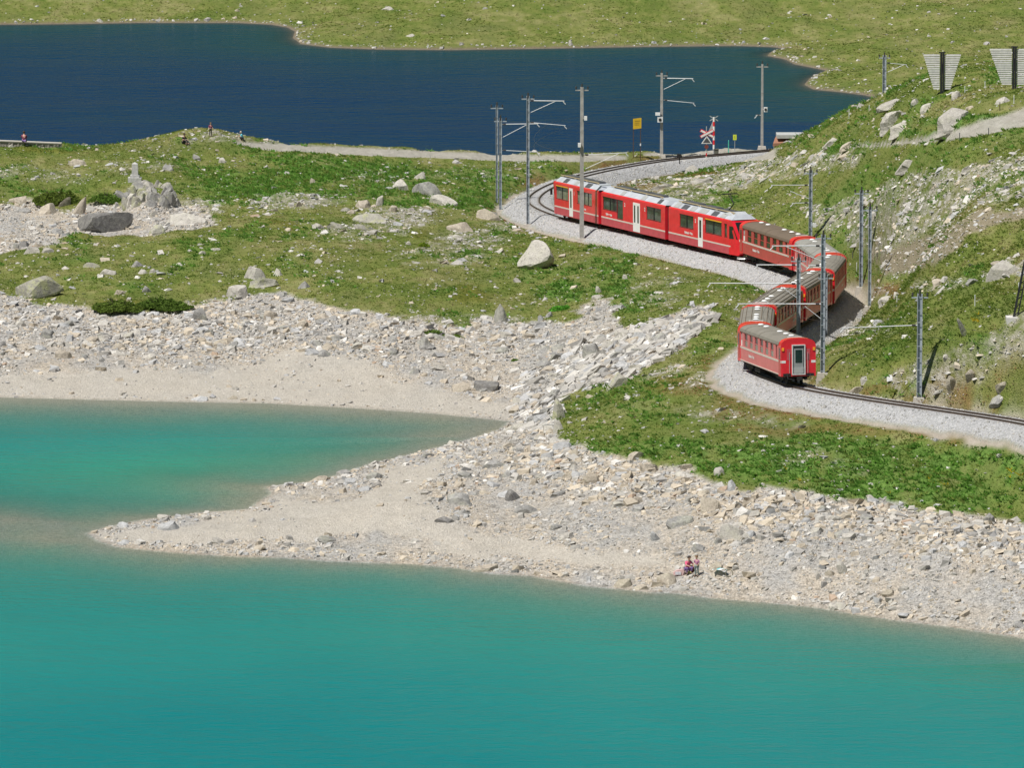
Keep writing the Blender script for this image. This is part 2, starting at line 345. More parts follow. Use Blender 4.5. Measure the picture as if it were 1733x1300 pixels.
g1 = ramp(t, sd.outputs[2], [(.10, (.068, .125, .016)), (.35, (.116, .162, .030)), (.58, (.185, .205, .054)), (.85, (.34, .31, .145))])
g2 = ramp(t, mix(t, .5, nC, nB), [(.32, (.055, .095, .014)), (.46, (.135, .185, .036)), (.56, (.235, .25, .07)), (.68, (.45, .42, .21))])
grass = mix(t, .5, g1, g2)
grass = mix(t, mth(t, 'MULTIPLY', ramp(t, nA, [(.45, (0, 0, 0)), (.68, (1, 1, 1))]), .4), grass, (.22, .205, .095))
lushc = ramp(t, nE, [(.3, (.06, .12, .022)), (.5, (.12, .22, .042)), (.7, (.19, .31, .07))])
grass = mix(t, lush, grass, lushc)
yc = ramp(t, nB, [(.3, (.085, .095, .012)), (.7, (.19, .19, .03))]); grass = mix(t, mth(t, 'MULTIPLY', yel, .8), grass, yc)
rc = ramp(t, nB, [(.35, (.16, .10, .035)), (.7, (.27, .13, .06))]); grass = mix(t, mth(t, 'MULTIPLY', red, .75), grass, rc)
# tiny pale flecks (flower heads, pebbles)
fl = ramp(t, nC, [(.66, (0, 0, 0)), (.74, (1, 1, 1))]); fl2 = ramp(t, nE, [(.45, (0, 0, 0)), (.6, (1, 1, 1))])
grass = mix(t, mth(t, 'MULTIPLY', mth(t, 'MULTIPLY', fl, fl2), .55), grass, (.42, .40, .33))
rockc = ramp(t, nB, [(.25, (.19, .17, .14)), (.45, (.36, .33, .28)), (.6, (.46, .43, .375)), (.75, (.58, .56, .51))])
rmask = mth(t, 'MULTIPLY', rocky, ramp(t, mix(t, .5, nB, nD), [(.42, (.0, .0, .0)), (.58, (1, 1, 1))]))
brc = ramp(t, nC, [(.3, (.2, .165, .12)), (.55, (.31, .26, .195)), (.75, (.44, .39, .31))])
grass = mix(t, mth(t, 'MULTIPLY', brown, .85), grass, brc)
grass = mix(t, rmask, grass, rockc)
vor = N(t, 'ShaderNodeTexVoronoi'); vor.inputs['Scale'].default_value = 3.6; t.links.new(P, vor.inputs['Vector'])
vor2 = N(t, 'ShaderNodeTexVoronoi'); vor2.inputs['Scale'].default_value = 9; t.links.new(P, vor2.inputs['Vector'])
sv = N(t, 'ShaderNodeSeparateColor'); t.links.new(vor.outputs['Color'], sv.inputs[0])
sv2 = N(t, 'ShaderNodeSeparateColor'); t.links.new(vor2.outputs['Color'], sv2.inputs[0])
gr = ramp(t, sv.outputs[0], [(0, (.20, .19, .17)), (.3, (.38, .365, .335)), (.6, (.52, .495, .45)), (.8, (.64, .61, .55)), (1, (.42, .42, .41))])
gr2 = ramp(t, sv2.outputs[1], [(0, (.20, .19, .17)), (.5, (.46, .44, .40)), (1, (.66, .63, .58))])
grc = mix(t, .55, gr, gr2)
wm = ramp(t, nA, [(.4, (.92, .93, .95)), (.6, (1.08, 1.0, .9))]); grc = mix(t, 1.0, grc, wm, 'MULTIPLY')
sandc = ramp(t, nD, [(.3, (.52, .475, .40)), (.7, (.63, .58, .495))]); sandc = mix(t, .35, sandc, gr2)
grc = mix(t, mth(t, 'MULTIPLY', sand, .85), grc, sandc)
col = mix(t, gravel, grass, grc)
roadc = ramp(t, nB, [(.3, (.36, .335, .295)), (.7, (.52, .49, .445))]); col = mix(t, mth(t, 'MULTIPLY', road, .9), col, roadc)
vor3 = N(t, 'ShaderNodeTexVoronoi'); vor3.inputs['Scale'].default_value = 11; t.links.new(P, vor3.inputs['Vector'])
sv3 = N(t, 'ShaderNodeSeparateColor'); t.links.new(vor3.outputs['Color'], sv3.inputs[0])
balc = ramp(t, sv3.outputs[0], [(0, (.27, .275, .28)), (.5, (.44, .445, .45)), (1, (.60, .60, .61))])
balc = mix(t, .25, balc, ramp(t, nB, [(.3, (.36, .35, .34)), (.7, (.56, .55, .53))]))
col = mix(t, sd.outputs[0], col, ramp(t, nB, [(.3, (.38, .33, .27)), (.7, (.5, .45, .38))]))
col = mix(t, bal, col, balc); col = mix(t, mth(t, 'MULTIPLY', ze.outputs['Fac'], .75), col, (.13, .095, .07))
col = mix(t, sd.outputs[1], col, (.20, .165, .115))
t.links.new(col, b.inputs['Base Color']); b.inputs['Roughness'].default_value = .95; b.inputs['Specular IOR Level'].default_value = .15
bp = N(t, 'ShaderNodeBump'); bp.inputs['Strength'].default_value = .9; bp.inputs['Distance'].default_value = .16
hgt = mth(t, 'ADD', mth(t, 'MULTIPLY', nB, 1.2), mth(t, 'ADD', nC, mth(t, 'MULTIPLY', vor2.outputs['Distance'], .6)))
t.links.new(hgt, bp.inputs['Height']); t.links.new(bp.outputs[0], b.inputs['Normal'])
M_GROUND = gm

def water(name, deep, mid, dk, wscale, bump, rough, spec, ior):
    m, t, b = newmat(name); out = t.nodes['Material Output']
    geo = N(t, 'ShaderNodeNewGeometry'); P = geo.outputs['Position']
    a = N(t, 'ShaderNodeAttribute', attribute_name='depth')
    op = mth(t, 'SUBTRACT', 1.0, mth(t, 'POWER', 2.71828, mth(t, 'MULTIPLY', mth(t, 'ADD', a.outputs['Fac'], .07), -dk)))
    a2 = N(t, 'ShaderNodeAttribute', attribute_name='tint')
    nz = noise(t, P, .02, 3); tt = mth(t, 'ADD', a2.outputs['Fac'], mth(t, 'MULTIPLY', mth(t, 'SUBTRACT', nz, .5), .5))
    base = mix(t, tt, deep, mid)
    tr = N(t, 'ShaderNodeBsdfTransparent')
    b.inputs['Roughness'].default_value = rough; b.inputs['IOR'].default_value = ior; b.inputs['Specular IOR Level'].default_value = spec
    t.links.new(base, b.inputs['Base Color'])
    mp = N(t, 'ShaderNodeMapping'); mp.inputs['Scale'].default_value = (.3, .55, 1); t.links.new(P, mp.inputs[0])
    w1 = noise(t, mp.outputs[0], wscale, 4, .6); w2 = noise(t, mp.outputs[0], wscale*.12, 3, .5)
    bp = N(t, 'ShaderNodeBump'); bp.inputs['Strength'].default_value = 1; bp.inputs['Distance'].default_value = bump
    t.links.new(mth(t, 'ADD', w1, mth(t, 'MULTIPLY', w2, 1.5)), bp.inputs['Height']); t.links.new(bp.outputs[0], b.inputs['Normal'])
    ms = N(t, 'ShaderNodeMixShader'); t.links.new(op, ms.inputs[0]); t.links.new(tr.outputs[0], ms.inputs[1]); t.links.new(b.outputs[0], ms.inputs[2])
    t.links.new(ms.outputs[0], out.inputs[0]); return m
M_TURQ = water('turquoise_water', (.002, .160, .172), (.035, .285, .20), 1.75, 1.8, .25, .2, .5, 1.045)
M_DARK = water('dark_water', (.0003, .026, .080), (.006, .046, .060), 5.0, 1.2, .7, .2, .5, 1.03)

def rockmat(name, c1, c2, lich=0):
    m, t, b = newmat(name); tc = N(t, 'ShaderNodeTexCoord'); oi = N(t, 'ShaderNodeObjectInfo'); geo = N(t, 'ShaderNodeNewGeometry')
    P = geo.outputs['Position']; f = noise(t, P, 2.2, 6, .7); f2 = noise(t, P, 9, 4, .6)
    c = ramp(t, f, [(.25, tuple(x*.72 for x in c1)), (.45, c1), (.65, c2), (.8, tuple(min(1, x*1.12) for x in c2))])
    c = mix(t, .4, c, ramp(t, f2, [(.3, tuple(x*.6 for x in c1)), (.7, tuple(min(1, x*1.15) for x in c2))]))
    br = mth(t, 'MULTIPLY_ADD', oi.outputs['Random'], .3, .86); cb = N(t, 'ShaderNodeCombineColor')
    for k in range(3): t.links.new(br, cb.inputs[k])
    c = mix(t, 1.0, c, cb.outputs[0], 'MULTIPLY')
    if lich:
        lm = ramp(t, noise(t, P, 1.1, 5, .7), [(.48, (0, 0, 0)), (.6, (1, 1, 1))]); c = mix(t, mth(t, 'MULTIPLY', lm, lich), c, (.36, .38, .17))
        dm = ramp(t, noise(t, P, 3.1, 5, .7), [(.55, (0, 0, 0)), (.65, (1, 1, 1))]); c = mix(t, mth(t, 'MULTIPLY', dm, .5), c, (.12, .115, .1))
    t.links.new(c, b.inputs['Base Color']); b.inputs['Roughness'].default_value = .9; b.inputs['Specular IOR Level'].default_value = .2
    bp = N(t, 'ShaderNodeBump'); bp.inputs['Strength'].default_value = .9; bp.inputs['Distance'].default_value = .08
    t.links.new(mth(t, 'ADD', f, mth(t, 'MULTIPLY', f2, .5)), bp.inputs['Height']); t.links.new(bp.outputs[0], b.inputs['Normal'])
    return m
ROCK = {'pale': rockmat('pale_rock', (.40, .375, .335), (.55, .525, .475), .12), 'grey': rockmat('grey_rock', (.24, .235, .225), (.42, .41, .385), .15),
        'dark': rockmat('dark_rock', (.15, .145, .14), (.29, .28, .265), .05), 'tan': rockmat('tan_rock', (.36, .315, .25), (.53, .475, .395), .08),
        'lichen': rockmat('lichen_rock', (.30, .29, .25), (.47, .45, .38), .6), 'blue': rockmat('bluish_rock', (.35, .355, .355), (.54, .54, .53), 0)}
def colmat(name, rough=.9, tl=0, two=None):
    m, t, b = newmat(name); a = N(t, 'ShaderNodeAttribute', attribute_name='col'); geo = N(t, 'ShaderNodeNewGeometry')
    f = noise(t, geo.outputs['Position'], 6, 3, .6)
    c = mix(t, 1.0, a.outputs['Color'], ramp(t, f, [(.3, (.82, .82, .82)), (.7, (1.12, 1.12, 1.12))]), 'MULTIPLY')
    t.links.new(c, b.inputs['Base Color']); b.inputs['Roughness'].default_value = rough; b.inputs['Specular IOR Level'].default_value = .2
    return m
M_STONES = colmat('scree_stones'); M_LEAF = colmat('leaves', .8)
t_ = M_LEAF.node_tree; pb = t_.nodes['Principled BSDF']; tl_ = N(t_, 'ShaderNodeBsdfTranslucent'); cs = pb.inputs['Base Color'].links[0].from_socket
t_.links.new(cs, tl_.inputs[0]); ms_ = N(t_, 'ShaderNodeMixShader'); ms_.inputs[0].default_value = .5
t_.links.new(pb.outputs[0], ms_.inputs[1]); t_.links.new(tl_.outputs[0], ms_.inputs[2]); t_.links.new(ms_.outputs[0], t_.nodes['Material Output'].inputs[0])

# ------------------------------------------------------------------ mesh helpers
def link(name, me, parent=None, mat=None):
    o = bpy.data.objects.new(name, me); COL.objects.link(o)
    if parent is not None: o.parent = parent
    if mat is not None and not me.materials: me.materials.append(mat)
    return o
def tag(o, label=None, cat=None, group=None, kind=None):
    if label: o['label'] = label
    if cat: o['category'] = cat
    if group: o['group'] = group
    if kind: o['kind'] = kind
    return o
def empty(name, loc, rz=0):
    o = bpy.data.objects.new(name, None); COL.objects.link(o); o.location = loc; o.rotation_euler = (0, 0, rz); o.empty_display_size = .3; return o
def np_mesh(name, V_, F_, cols=None, smooth=False):
    """V_ (n,3), F_ (m,k) with k constant"""
    me = bpy.data.meshes.new(name); nv = len(V_); nf, k = F_.shape
    me.vertices.add(nv); me.vertices.foreach_set('co', np.ascontiguousarray(V_, np.float32).ravel())
    me.loops.add(nf*k); me.loops.foreach_set('vertex_index', np.ascontiguousarray(F_, np.int32).ravel())
    me.polygons.add(nf); me.polygons.foreach_set('loop_start', np.arange(0, nf*k, k, dtype=np.int32)); me.polygons.foreach_set('loop_total', np.full(nf, k, np.int32))
    me.polygons.foreach_set('use_smooth', np.full(nf, smooth, bool))
    for nm, c in (cols or {}).items():
        if c.ndim == 1:
            at = me.attributes.new(nm, 'FLOAT', 'POINT'); at.data.foreach_set('value', c.astype(np.float32))
        else:
            at = me.attributes.new(nm, 'FLOAT_COLOR', 'POINT'); cc = np.ones((nv, 4), np.float32); cc[:, :c.shape[1]] = c; at.data.foreach_set('color', cc.ravel())
    me.update(calc_edges=True); return me
class MB:
    def __init__(s): s.v = []; s.f = []
    def add(s, vs, fs):
        o = len(s.v); s.v += [tuple(map(float, p)) for p in vs]; s.f += [tuple(i+o for i in f) for f in fs]; return s
    def box(s, a, b_, bev=0):
        (x0, y0, z0), (x1, y1, z1) = a, b_
        return s.add([(x0, y0, z0), (x1, y0, z0), (x1, y1, z0), (x0, y1, z0), (x0, y0, z1), (x1, y0, z1), (x1, y1, z1), (x0, y1, z1)],
                     [(0, 3, 2, 1), (4, 5, 6, 7), (0, 1, 5, 4), (1, 2, 6, 5), (2, 3, 7, 6), (3, 0, 4, 7)])
    def tube(s, p, q, r, r2=None, n_=8):
        p = Vector(p); q = Vector(q); r2 = r if r2 is None else r2; d = (q-p).normalized()
        a = d.orthogonal().normalized(); c = d.cross(a); vs = []
        for k in range(n_):
            th = 2*math.pi*k/n_; e = a*math.cos(th)+c*math.sin(th); vs += [p+e*r, q+e*r2]
        fs = [(2*k, 2*((k+1) % n_), 2*((k+1) % n_)+1, 2*k+1) for k in range(n_)]+[tuple(2*k for k in reversed(range(n_))), tuple(2*k+1 for k in range(n_))]
        return s.add(vs, fs)
    def extrude(s, prof, axis, a, b_, sc=(1, 1)):
        """closed 2-D profile swept from a to b_ along x ('x': profile is y,z) or y ('y': profile is x,z)"""
        n_ = len(prof)
        if axis == 'x': vs = [(a, p[0], p[1]) for p in prof]+[(b_, p[0]*sc[0], p[1]*sc[1]) for p in prof]
        else: vs = [(p[0], a, p[1]) for p in prof]+[(p[0], b_, p[1]) for p in prof]
        return s.add(vs, [(k, (k+1) % n_, (k+1) % n_+n_, k+n_) for k in range(n_)]+[tuple(range(n_)), tuple(range(2*n_-1, n_-1, -1))])
    def mesh(s, name):
        me = bpy.data.meshes.new(name); me.from_pydata(s.v, [], s.f); me.update(); return me
    def build(s, name, mat, parent=None): return link(name, s.mesh(name), parent, mat)

# ------------------------------------------------------------------ ground sheet
ny, nx = IX.shape
idx = np.arange(ny*nx).reshape(ny, nx)
q = np.stack([idx[:-1, :-1], idx[:-1, 1:], idx[1:, 1:], idx[1:, :-1]], -1).reshape(-1, 4)
hv = HZ.ravel(); keep = (hv[q].max(1) > -2.2) & (np.abs(IX.ravel()[q]).min(1) < .0722*IY.ravel()[q].min(1)+9)
# hidden by the ridge or outside the view: thin out
q = q[keep]
used = np.unique(q); remap = np.full(ny*nx, -1); remap[used] = np.arange(len(used)); q = remap[q]
def R(a): return a.ravel()[used]
wet = (np.exp(-(np.maximum(-S1, 0)/.22)) * (S1 < .0) * .55+np.exp(-(np.maximum(-S2, 0)/.5))*(S2 < 0)*.8)
under = sstep(0, .5, S1)*.62+sstep(-.5, .2, S2)*.95
cols = {'za': np.stack([np.maximum(R(zn['gravel']), R((S2 > -.1)*1.)), R(zn['lush']), R(zn['rocky'])], 1),
        'zb': np.stack([R(zn['road']), R(zn['red']), R(zn['sand'])], 1),
        'zc': np.stack([R(zn['yel']), R(zn['brown']), R(zn['bal'])], 1),
        'zd': np.stack([R(zn['balsand']), R(np.clip(wet+under, 0, 1)), R(zn['patch'])], 1),
        'ze': R(zn['stain']*(DT < 1.2))}
VV = np.stack([R(IX), R(IY), R(HZ)], 1)
gme = np_mesh('ground', VV, q, cols, True); gobj = link('ground', gme, None, M_GROUND); tag(gobj, 'stony alpine ground of turf, scree and gravel beaches between the two lakes', None, None, 'structure')
# outer ground: valley sides, unseen far slope raised to block reflected sky, slope under the camera
ox = np.unique(np.r_[np.arange(-930, -77, 20.), np.arange(-77, 77.1, 7.7), np.arange(97, 931, 20.)]); ox = np.r_[ox[ox < -77.1], np.linspace(-77, 77, 21), ox[ox > 77.1]]
oy = np.r_[np.arange(-200, 450, 12.), np.linspace(462, 975, 48), np.arange(990, 1100, 12), np.arange(1110, 2700, 40.)]
OX, OY = np.meshgrid(ox, oy); OH = height(OX, OY)[0]; OH = OH-.35*((np.abs(OX) < 77) & (OY > 462) & (OY < 975))
OH = OH+np.where(OY > 1000, np.abs(fbm(OX/90, OY/90, 4, 61))*.12*(OY-1000), 0)
oi = np.arange(OX.size).reshape(OX.shape)
oq = np.stack([oi[:-1, :-1], oi[:-1, 1:], oi[1:, 1:], oi[1:, :-1]], -1).reshape(-1, 4)
cx = OX.ravel()[oq].mean(1); cy = OY.ravel()[oq].mean(1); inner = (np.abs(cx) < np.minimum(.0722*cy+3, 77)) & (cy > 462) & (cy < 975)
oq = oq[~inner]; og = link('hillside', np_mesh('hillside', np.stack([OX.ravel(), OY.ravel(), OH.ravel()], 1), oq, {'za': np.zeros((OX.size, 3)), 'zb': np.zeros((OX.size, 3)), 'zc': np.zeros((OX.size, 3)), 'zd': np.stack([np.zeros(OX.size), np.zeros(OX.size), .5+.5*np.clip(fbm(OX/30, OY/30, 5, 91).ravel(), -1, 1)], 1), 'ze': np.zeros(OX.size)}, True), None, M_GROUND)
tag(og, 'unseen grassy mountain slopes round the lakes, raised against reflected sky', None, None, 'structure')

# ------------------------------------------------------------------ lakes
def lake(name, xs, ys, mat, which, label):
    X, Y = np.meshgrid(xs, ys); s = sdist(X, Y, L1 if which == 1 else L2)
    if which == 1:
        z_, _, _, _ = height(X, Y); d = np.maximum(-z_, 0)
        tint = np.zeros(X.shape)
        u, v = proj(X, Y, 0*X)
        tint = .75*np.exp(-np.maximum(s, 0)/26.)+.55*np.exp(-((u-330)/380)**2-((v-800)/45)**2)
    else:
        d = np.maximum(s, 0)*.16; tint = 1.1*np.exp(-np.maximum(s, 0)/24.)*(Y > 810)
    d = np.where(s > 40, np.maximum(d, 4), d)
    i = np.arange(X.size).reshape(X.shape); q = np.stack([i[:-1, :-1], i[:-1, 1:], i[1:, 1:], i[1:, :-1]], -1).reshape(-1, 4)
    k = s.ravel()[q].max(1) > -6; q = q[k]; us = np.unique(q); rm = np.full(X.size, -1); rm[us] = np.arange(len(us)); q = rm[q]
    me = np_mesh(name, np.stack([X.ravel(), Y.ravel(), 0*X.ravel()], 1)[us], q, {'depth': d.ravel()[us], 'tint': np.clip(tint.ravel()[us], 0, 1)}, True)
    return tag(link(name, me, None, mat), label, None, None, 'structure')
lake('lake_water', np.r_[np.arange(-230, -60, 10.), np.arange(-60, 60, .8), np.arange(60, 231, 10.)], np.r_[np.arange(150, 420, 15.), np.arange(420, 600, .9)], M_TURQ, 1, 'turquoise milky lake in the foreground')
lake('lake_water', np.r_[np.arange(-140, -78, 6.), np.arange(-78, 70, 1.)], np.arange(752, 945, 1.), M_DARK, 2, 'dark blue lake behind the railway')

# ------------------------------------------------------------------ track: rails, sleepers
M_RAIL = simple('rail_steel', (.10, .072, .055), .55, .4, .3, 2); M_RTOP = simple('rail_top', (.42, .40, .38), .3, .9)
M_SLEEP = simple('sleeper', (.13, .10, .075), .85, 0, .3, 4)
rt = empty('railway_track', (0, 0, 0)); tag(rt, 'narrow gauge railway track curving in an S across pale ballast', 'track')
def sweep(off, prof, name, mat, z0=0):
    ss = np.arange(1, TL-1, .7); vs = []; fs = []; m_ = len(prof)
    for s in ss:
        p = track(s); d = track(s+.4)-track(s-.4); d /= np.linalg.norm(d); nrm = np.array((-d[1], d[0], 0)); nrm /= np.linalg.norm(nrm)
        for (a, c) in prof: vs.append(p+nrm*(off+a)+np.array((0, 0, z0+c)))
    for k in range(len(ss)-1):
        for j in range(m_): a = k*m_+j; b2 = k*m_+(j+1) % m_; fs.append((a, b2, b2+m_, a+m_))
    mb = MB(); mb.add(vs, fs); return mb.build(name, mat, rt)
railp = [(-.07, -.16), (.07, -.16), (.07, -.13), (.02, -.11), (.02, -.04), (.045, -.03), (.045, 0), (-.045, 0), (-.045, -.03), (-.02, -.04), (-.02, -.11), (-.07, -.13)]
for sg in (-1, 1): sweep(sg*.53, railp, 'rail', M_RAIL, .0)
mb = MB()
for s in np.arange(1, TL-1, .66):
    p = track(s); d = track(s+.3)-track(s-.3); d /= np.linalg.norm(d); nn = np.array((-d[1], d[0], 0)); nn /= np.linalg.norm(nn)
    vs = []
    for zz in (-.28, -.135):
        for a, c in ((-.12, -.92), (.12, -.92), (.12, .92), (-.12, .92)): vs.append(p+d*a+nn*c+np.array((0, 0, zz)))
    mb.add(vs, [(0, 3, 2, 1), (4, 5, 6, 7), (0, 1, 5, 4), (1, 2, 6, 5), (2, 3, 7, 6), (3, 0, 4, 7)])
so = mb.build('sleeper', M_SLEEP, rt); so['kind'] = 'stuff'

ow = empty('overhead_line', (0, 0, 0)); tag(ow, 'thin contact wire and carrier wire hanging above the curving rails', 'overhead wire')
M_WIRE = simple('copper_wire', (.10, .09, .08), .5, .3)
for hh_, nm_ in ((5.25, 'contact_wire'), (6.35, 'carrier_wire')):
    mb = MB(); q0 = None
    for s in np.arange(4, TL-2, 3.):
        p = track(s)+np.array((0, 0, hh_-(.35*math.sin((s % 33)/33*math.pi) if hh_ > 6 else 0)))
        if q0 is not None: mb.tube(q0, p, .011, n_=3)
        q0 = p
    mb.build(nm_, M_WIRE, ow)['kind'] = 'stuff'

# ------------------------------------------------------------------ stones
def stone_batch(x, y, z, size, flat, colr, r, ang=None):
    n_ = len(x)
    base = np.array([(-1, -1, -1), (1, -1, -1), (1, 1, -1), (-1, 1, -1), (-1, -1, 1), (1, -1, 1), (1, 1, 1), (-1, 1, 1)], float)*.5
    v = base[None]+r.uniform(-.24, .24, (n_, 8, 3)); v[:, 4:, :2] *= r.uniform(.55, .95, (n_, 1, 1))
    v[:, :, 0] *= (size*r.uniform(.8, 1.45 if ang is None else 2.1, n_))[:, None]; v[:, :, 1] *= (size*r.uniform(.8, 1.4, n_))[:, None]; v[:, :, 2] *= (size*flat)[:, None]
    tx = (r.uniform(-.35, .35, n_) if ang is None else r.normal(.38, .2, n_))[:, None]; v[:, :, 2] += v[:, :, 0]*tx; ty = r.uniform(-.3, .3, n_)[:, None]; v[:, :, 2] += v[:, :, 1]*ty
    a = (r.uniform(0, 6.28, n_) if ang is None else r.normal(ang, .35, n_))[:, None]; X = v[:, :, 0]*np.cos(a)-v[:, :, 1]*np.sin(a); Y = v[:, :, 0]*np.sin(a)+v[:, :, 1]*np.cos(a)
    W = np.stack([X+x[:, None], Y+y[:, None], v[:, :, 2]+z[:, None]], -1)
    f = np.array([(0, 2, 1), (0, 3, 2), (4, 5, 6), (4, 6, 7), (0, 1, 5), (0, 5, 4), (1, 2, 6), (1, 6, 5), (2, 3, 7), (2, 7, 6), (3, 0, 4), (3, 4, 7)])
    Fc = (f[None]+np.arange(n_)[:, None, None]*8).reshape(-1, 3)
    return W.reshape(-1, 3), Fc, np.repeat(colr, 8, 0)
def stone_cols(n_, r, tan=.3, white=0.1):
    p = r.random(n_); c = np.empty((n_, 3))
    c[:] = (.47, .45, .41); c[p < .45] = (.38, .365, .34); c[p < .25] = (.42, .42, .415)
    k = r.random(n_) < tan; c[k] = (.52, .455, .36); k = r.random(n_) < tan*.05; c[k] = (.47, .36, .27)
    k = r.random(n_) < white; c[k] = (.62, .60, .56)
    return c*r.uniform(.78, 1.18, (n_, 1))
def inside(x, y): return np.abs(x) < .0722*y+4
bigs = []
def scatter(N_, dens, smin, smax, pw, flat, tan, white, name, label, sink=.1, yr=(468, 756), bigcut=None, seed=1, ang=None, xr=(-58, 58)):
    r = np.random.default_rng(seed); x = r.uniform(*xr, N_); y = r.uniform(*yr, N_)
    k = inside(x, y); x = x[k]; y = y[k]; dn = dens(x, y); k = r.random(len(x)) < dn; x = x[k]; y = y[k]
    sz = smin*(1-r.random(len(x))*(1-(smin/smax)**pw))**(-1/pw)
    z = hz(x, y)
    c = stone_cols(len(x), r, tan, white)
    if bigcut is not None:
        kb = sz > bigcut
        for i in np.nonzero(kb)[0]: bigs.append((x[i], y[i], z[i], sz[i]))
        x, y, z, sz, c = x[~kb], y[~kb], z[~kb], sz[~kb], c[~kb]
    Wv, Fc, C3 = stone_batch(x, y, z+sz*flat*(.5-.35)-.0, sz, np.full(len(x), flat)*r.uniform(.7, 1.5, len(x)), c, r, ang)
    o = link(name, np_mesh(name, Wv, Fc, {'col': C3}), None, M_STONES); tag(o, label, None, None, 'stuff'); return len(x)
TAN = lambda x, y: 0
def d_scree(x, y):
    u, v = proj(x, y, hz(x, y)); g = fld(zn['gravel'], x, y)*(fld(S1, x, y) < -.3)
    cl = sstep(-.35, .4, fbm(x/4.5, y/9, 4, 71)); sd_ = fld(zn['sand'], x, y)
    up = sstep(660, 560, v)*(u < 900)*.3+.7
    return g*(.16+.84*cl)*(1-.95*sd_)*up*(fld(DT, x, y) > 3.6)
n1 = scatter(520000, d_scree, .085, 1.0, 2.35, .55, .28, .10, 'scree', 'loose pale scree and shore stones round the turquoise bay', bigcut=.66, seed=3)
def d_fall(x, y):
    u, v = proj(x, y, hz(x, y)); P_ = [(860, 700), (880, 640), (960, 590), (1040, 560), (1120, 540), (1200, 520), (1215, 540), (1120, 610), (1030, 655), (960, 665), (940, 730), (880, 730)]
    return (sdist(u, v, P_) > 0)*1.0
n2 = scatter(170000, d_fall, .18, 1.2, 1.7, .5, .08, .12, 'rockfall', 'grey broken rocks tumbled down the gully beside the bay', bigcut=.9, seed=4, ang=.15)
def d_rim(x, y):
    u, v = proj(x, y, hz(x, y)); g = fld(zn['gravel'], x, y); L_ = [(900, 770), (1000, 790), (1100, 810), (1240, 850), (1400, 860), (1600, 890), (1733, 900)]
    vl = np.interp(u, [a for a, _ in L_], [b_ for _, b_ in L_]); return g*np.exp(-((v-vl-8)/34)**2)*(u > 860)*.8
n3 = scatter(330000, d_rim, .14, .85, 1.7, .55, .55, .08, 'scree', 'warm tan broken rocks below the turf edge of the bank', bigcut=.75, seed=5)
def d_rim2(x, y):
    u, v = proj(x, y, hz(x, y)); g = fld(zn['gravel'], x, y); return g*np.exp(-((v-560)/38)**2)*(u < 900)*.6*(v < 640)
n4 = scatter(180000, d_rim2, .15, 1.0, 1.7, .55, .25, .12, 'scree', 'pale stones heaped along the upper edge of the left beach', bigcut=.75, seed=6)
def d_shore(x, y): return np.exp(-((fld(S1, x, y)+1.2)/.9)**2)*(fld(S1, x, y) < .1)*.5*(1-.6*fld(zn['sand'], x, y))
n5 = scatter(260000, d_shore, .09, .6, 2.0, .5, .3, .1, 'shore_stones', 'small stones along the waterline of the turquoise lake', seed=8)
def d_turf(x, y):
    r_ = fld(zn['rocky'], x, y); g = fld(zn['gravel'], x, y); cl = sstep(.1, .6, fbm(x/4, y/10, 3, 72)); tr_ = fld(DT, x, y)
    br = fld(zn['brown'], x, y)
    return (1-g)*(.055+.35*cl*.4+r_*np.where(proj(x, y, 0*x+8)[0] > 1050, .42, .75)+br*.3)*(tr_ > 4)*(fld(S1, x, y) < -1)*(1-fld(zn['road'], x, y))
n6 = scatter(230000, d_turf, .09, .9, 2.2, .4, .2, .16, 'turf_stones', 'pale stones lying scattered through the alpine turf', bigcut=.72, seed=9)
def d_crag(x, y):
    u, v = proj(x, y, hz(x, y)); return (u > 1040)*(v < 690)*(1-fld(zn['gravel'], x, y))*(sstep(.12, .7, fld(zn['rocky'], x, y))*1.0*(.45+.55*sstep(-.3, .4, fbm(x/2, y/4, 3, 93)))+.3*fld(zn['brown'], x, y))*(fld(DT, x, y) > 4)*.62*(.35+.65*(u > 1360))*np.where(v < 600, .8, 1)
nc = scatter(75000, d_crag, .11, .8, 2.2, .26, .3, .12, 'rock_ribs', 'pale bedrock ribs and slabs breaking through the turf of the right hillside', seed=12, ang=.45, yr=(512, 745), xr=(8, 50), bigcut=None)
def d_far(x, y): return (fld(S2, x, y) < -.2)*(.03+.9*np.exp(-np.maximum(-fld(S2, x, y)-.5, 0)/.7))*(y > 790)
n7 = scatter(60000, d_far, .12, .6, 2.3, .5, .15, .3, 'far_shore_stones', 'stones along the far bank of the dark lake', yr=(790, 960), seed=10, xr=(-72, 72))
def d_bal(x, y): return fld(zn['bal'], x, y)*.8*(fld(DT, x, y) > .95)
n8 = scatter(260000, d_bal, .07, .14, 3, .7, .0, .2, 'ballast', 'pale grey crushed stone ballast under the railway', yr=(500, 756), seed=11)
print('stones', n1, n2, n3, n4, n5, n6, n7, n8, 'bigs', len(bigs))

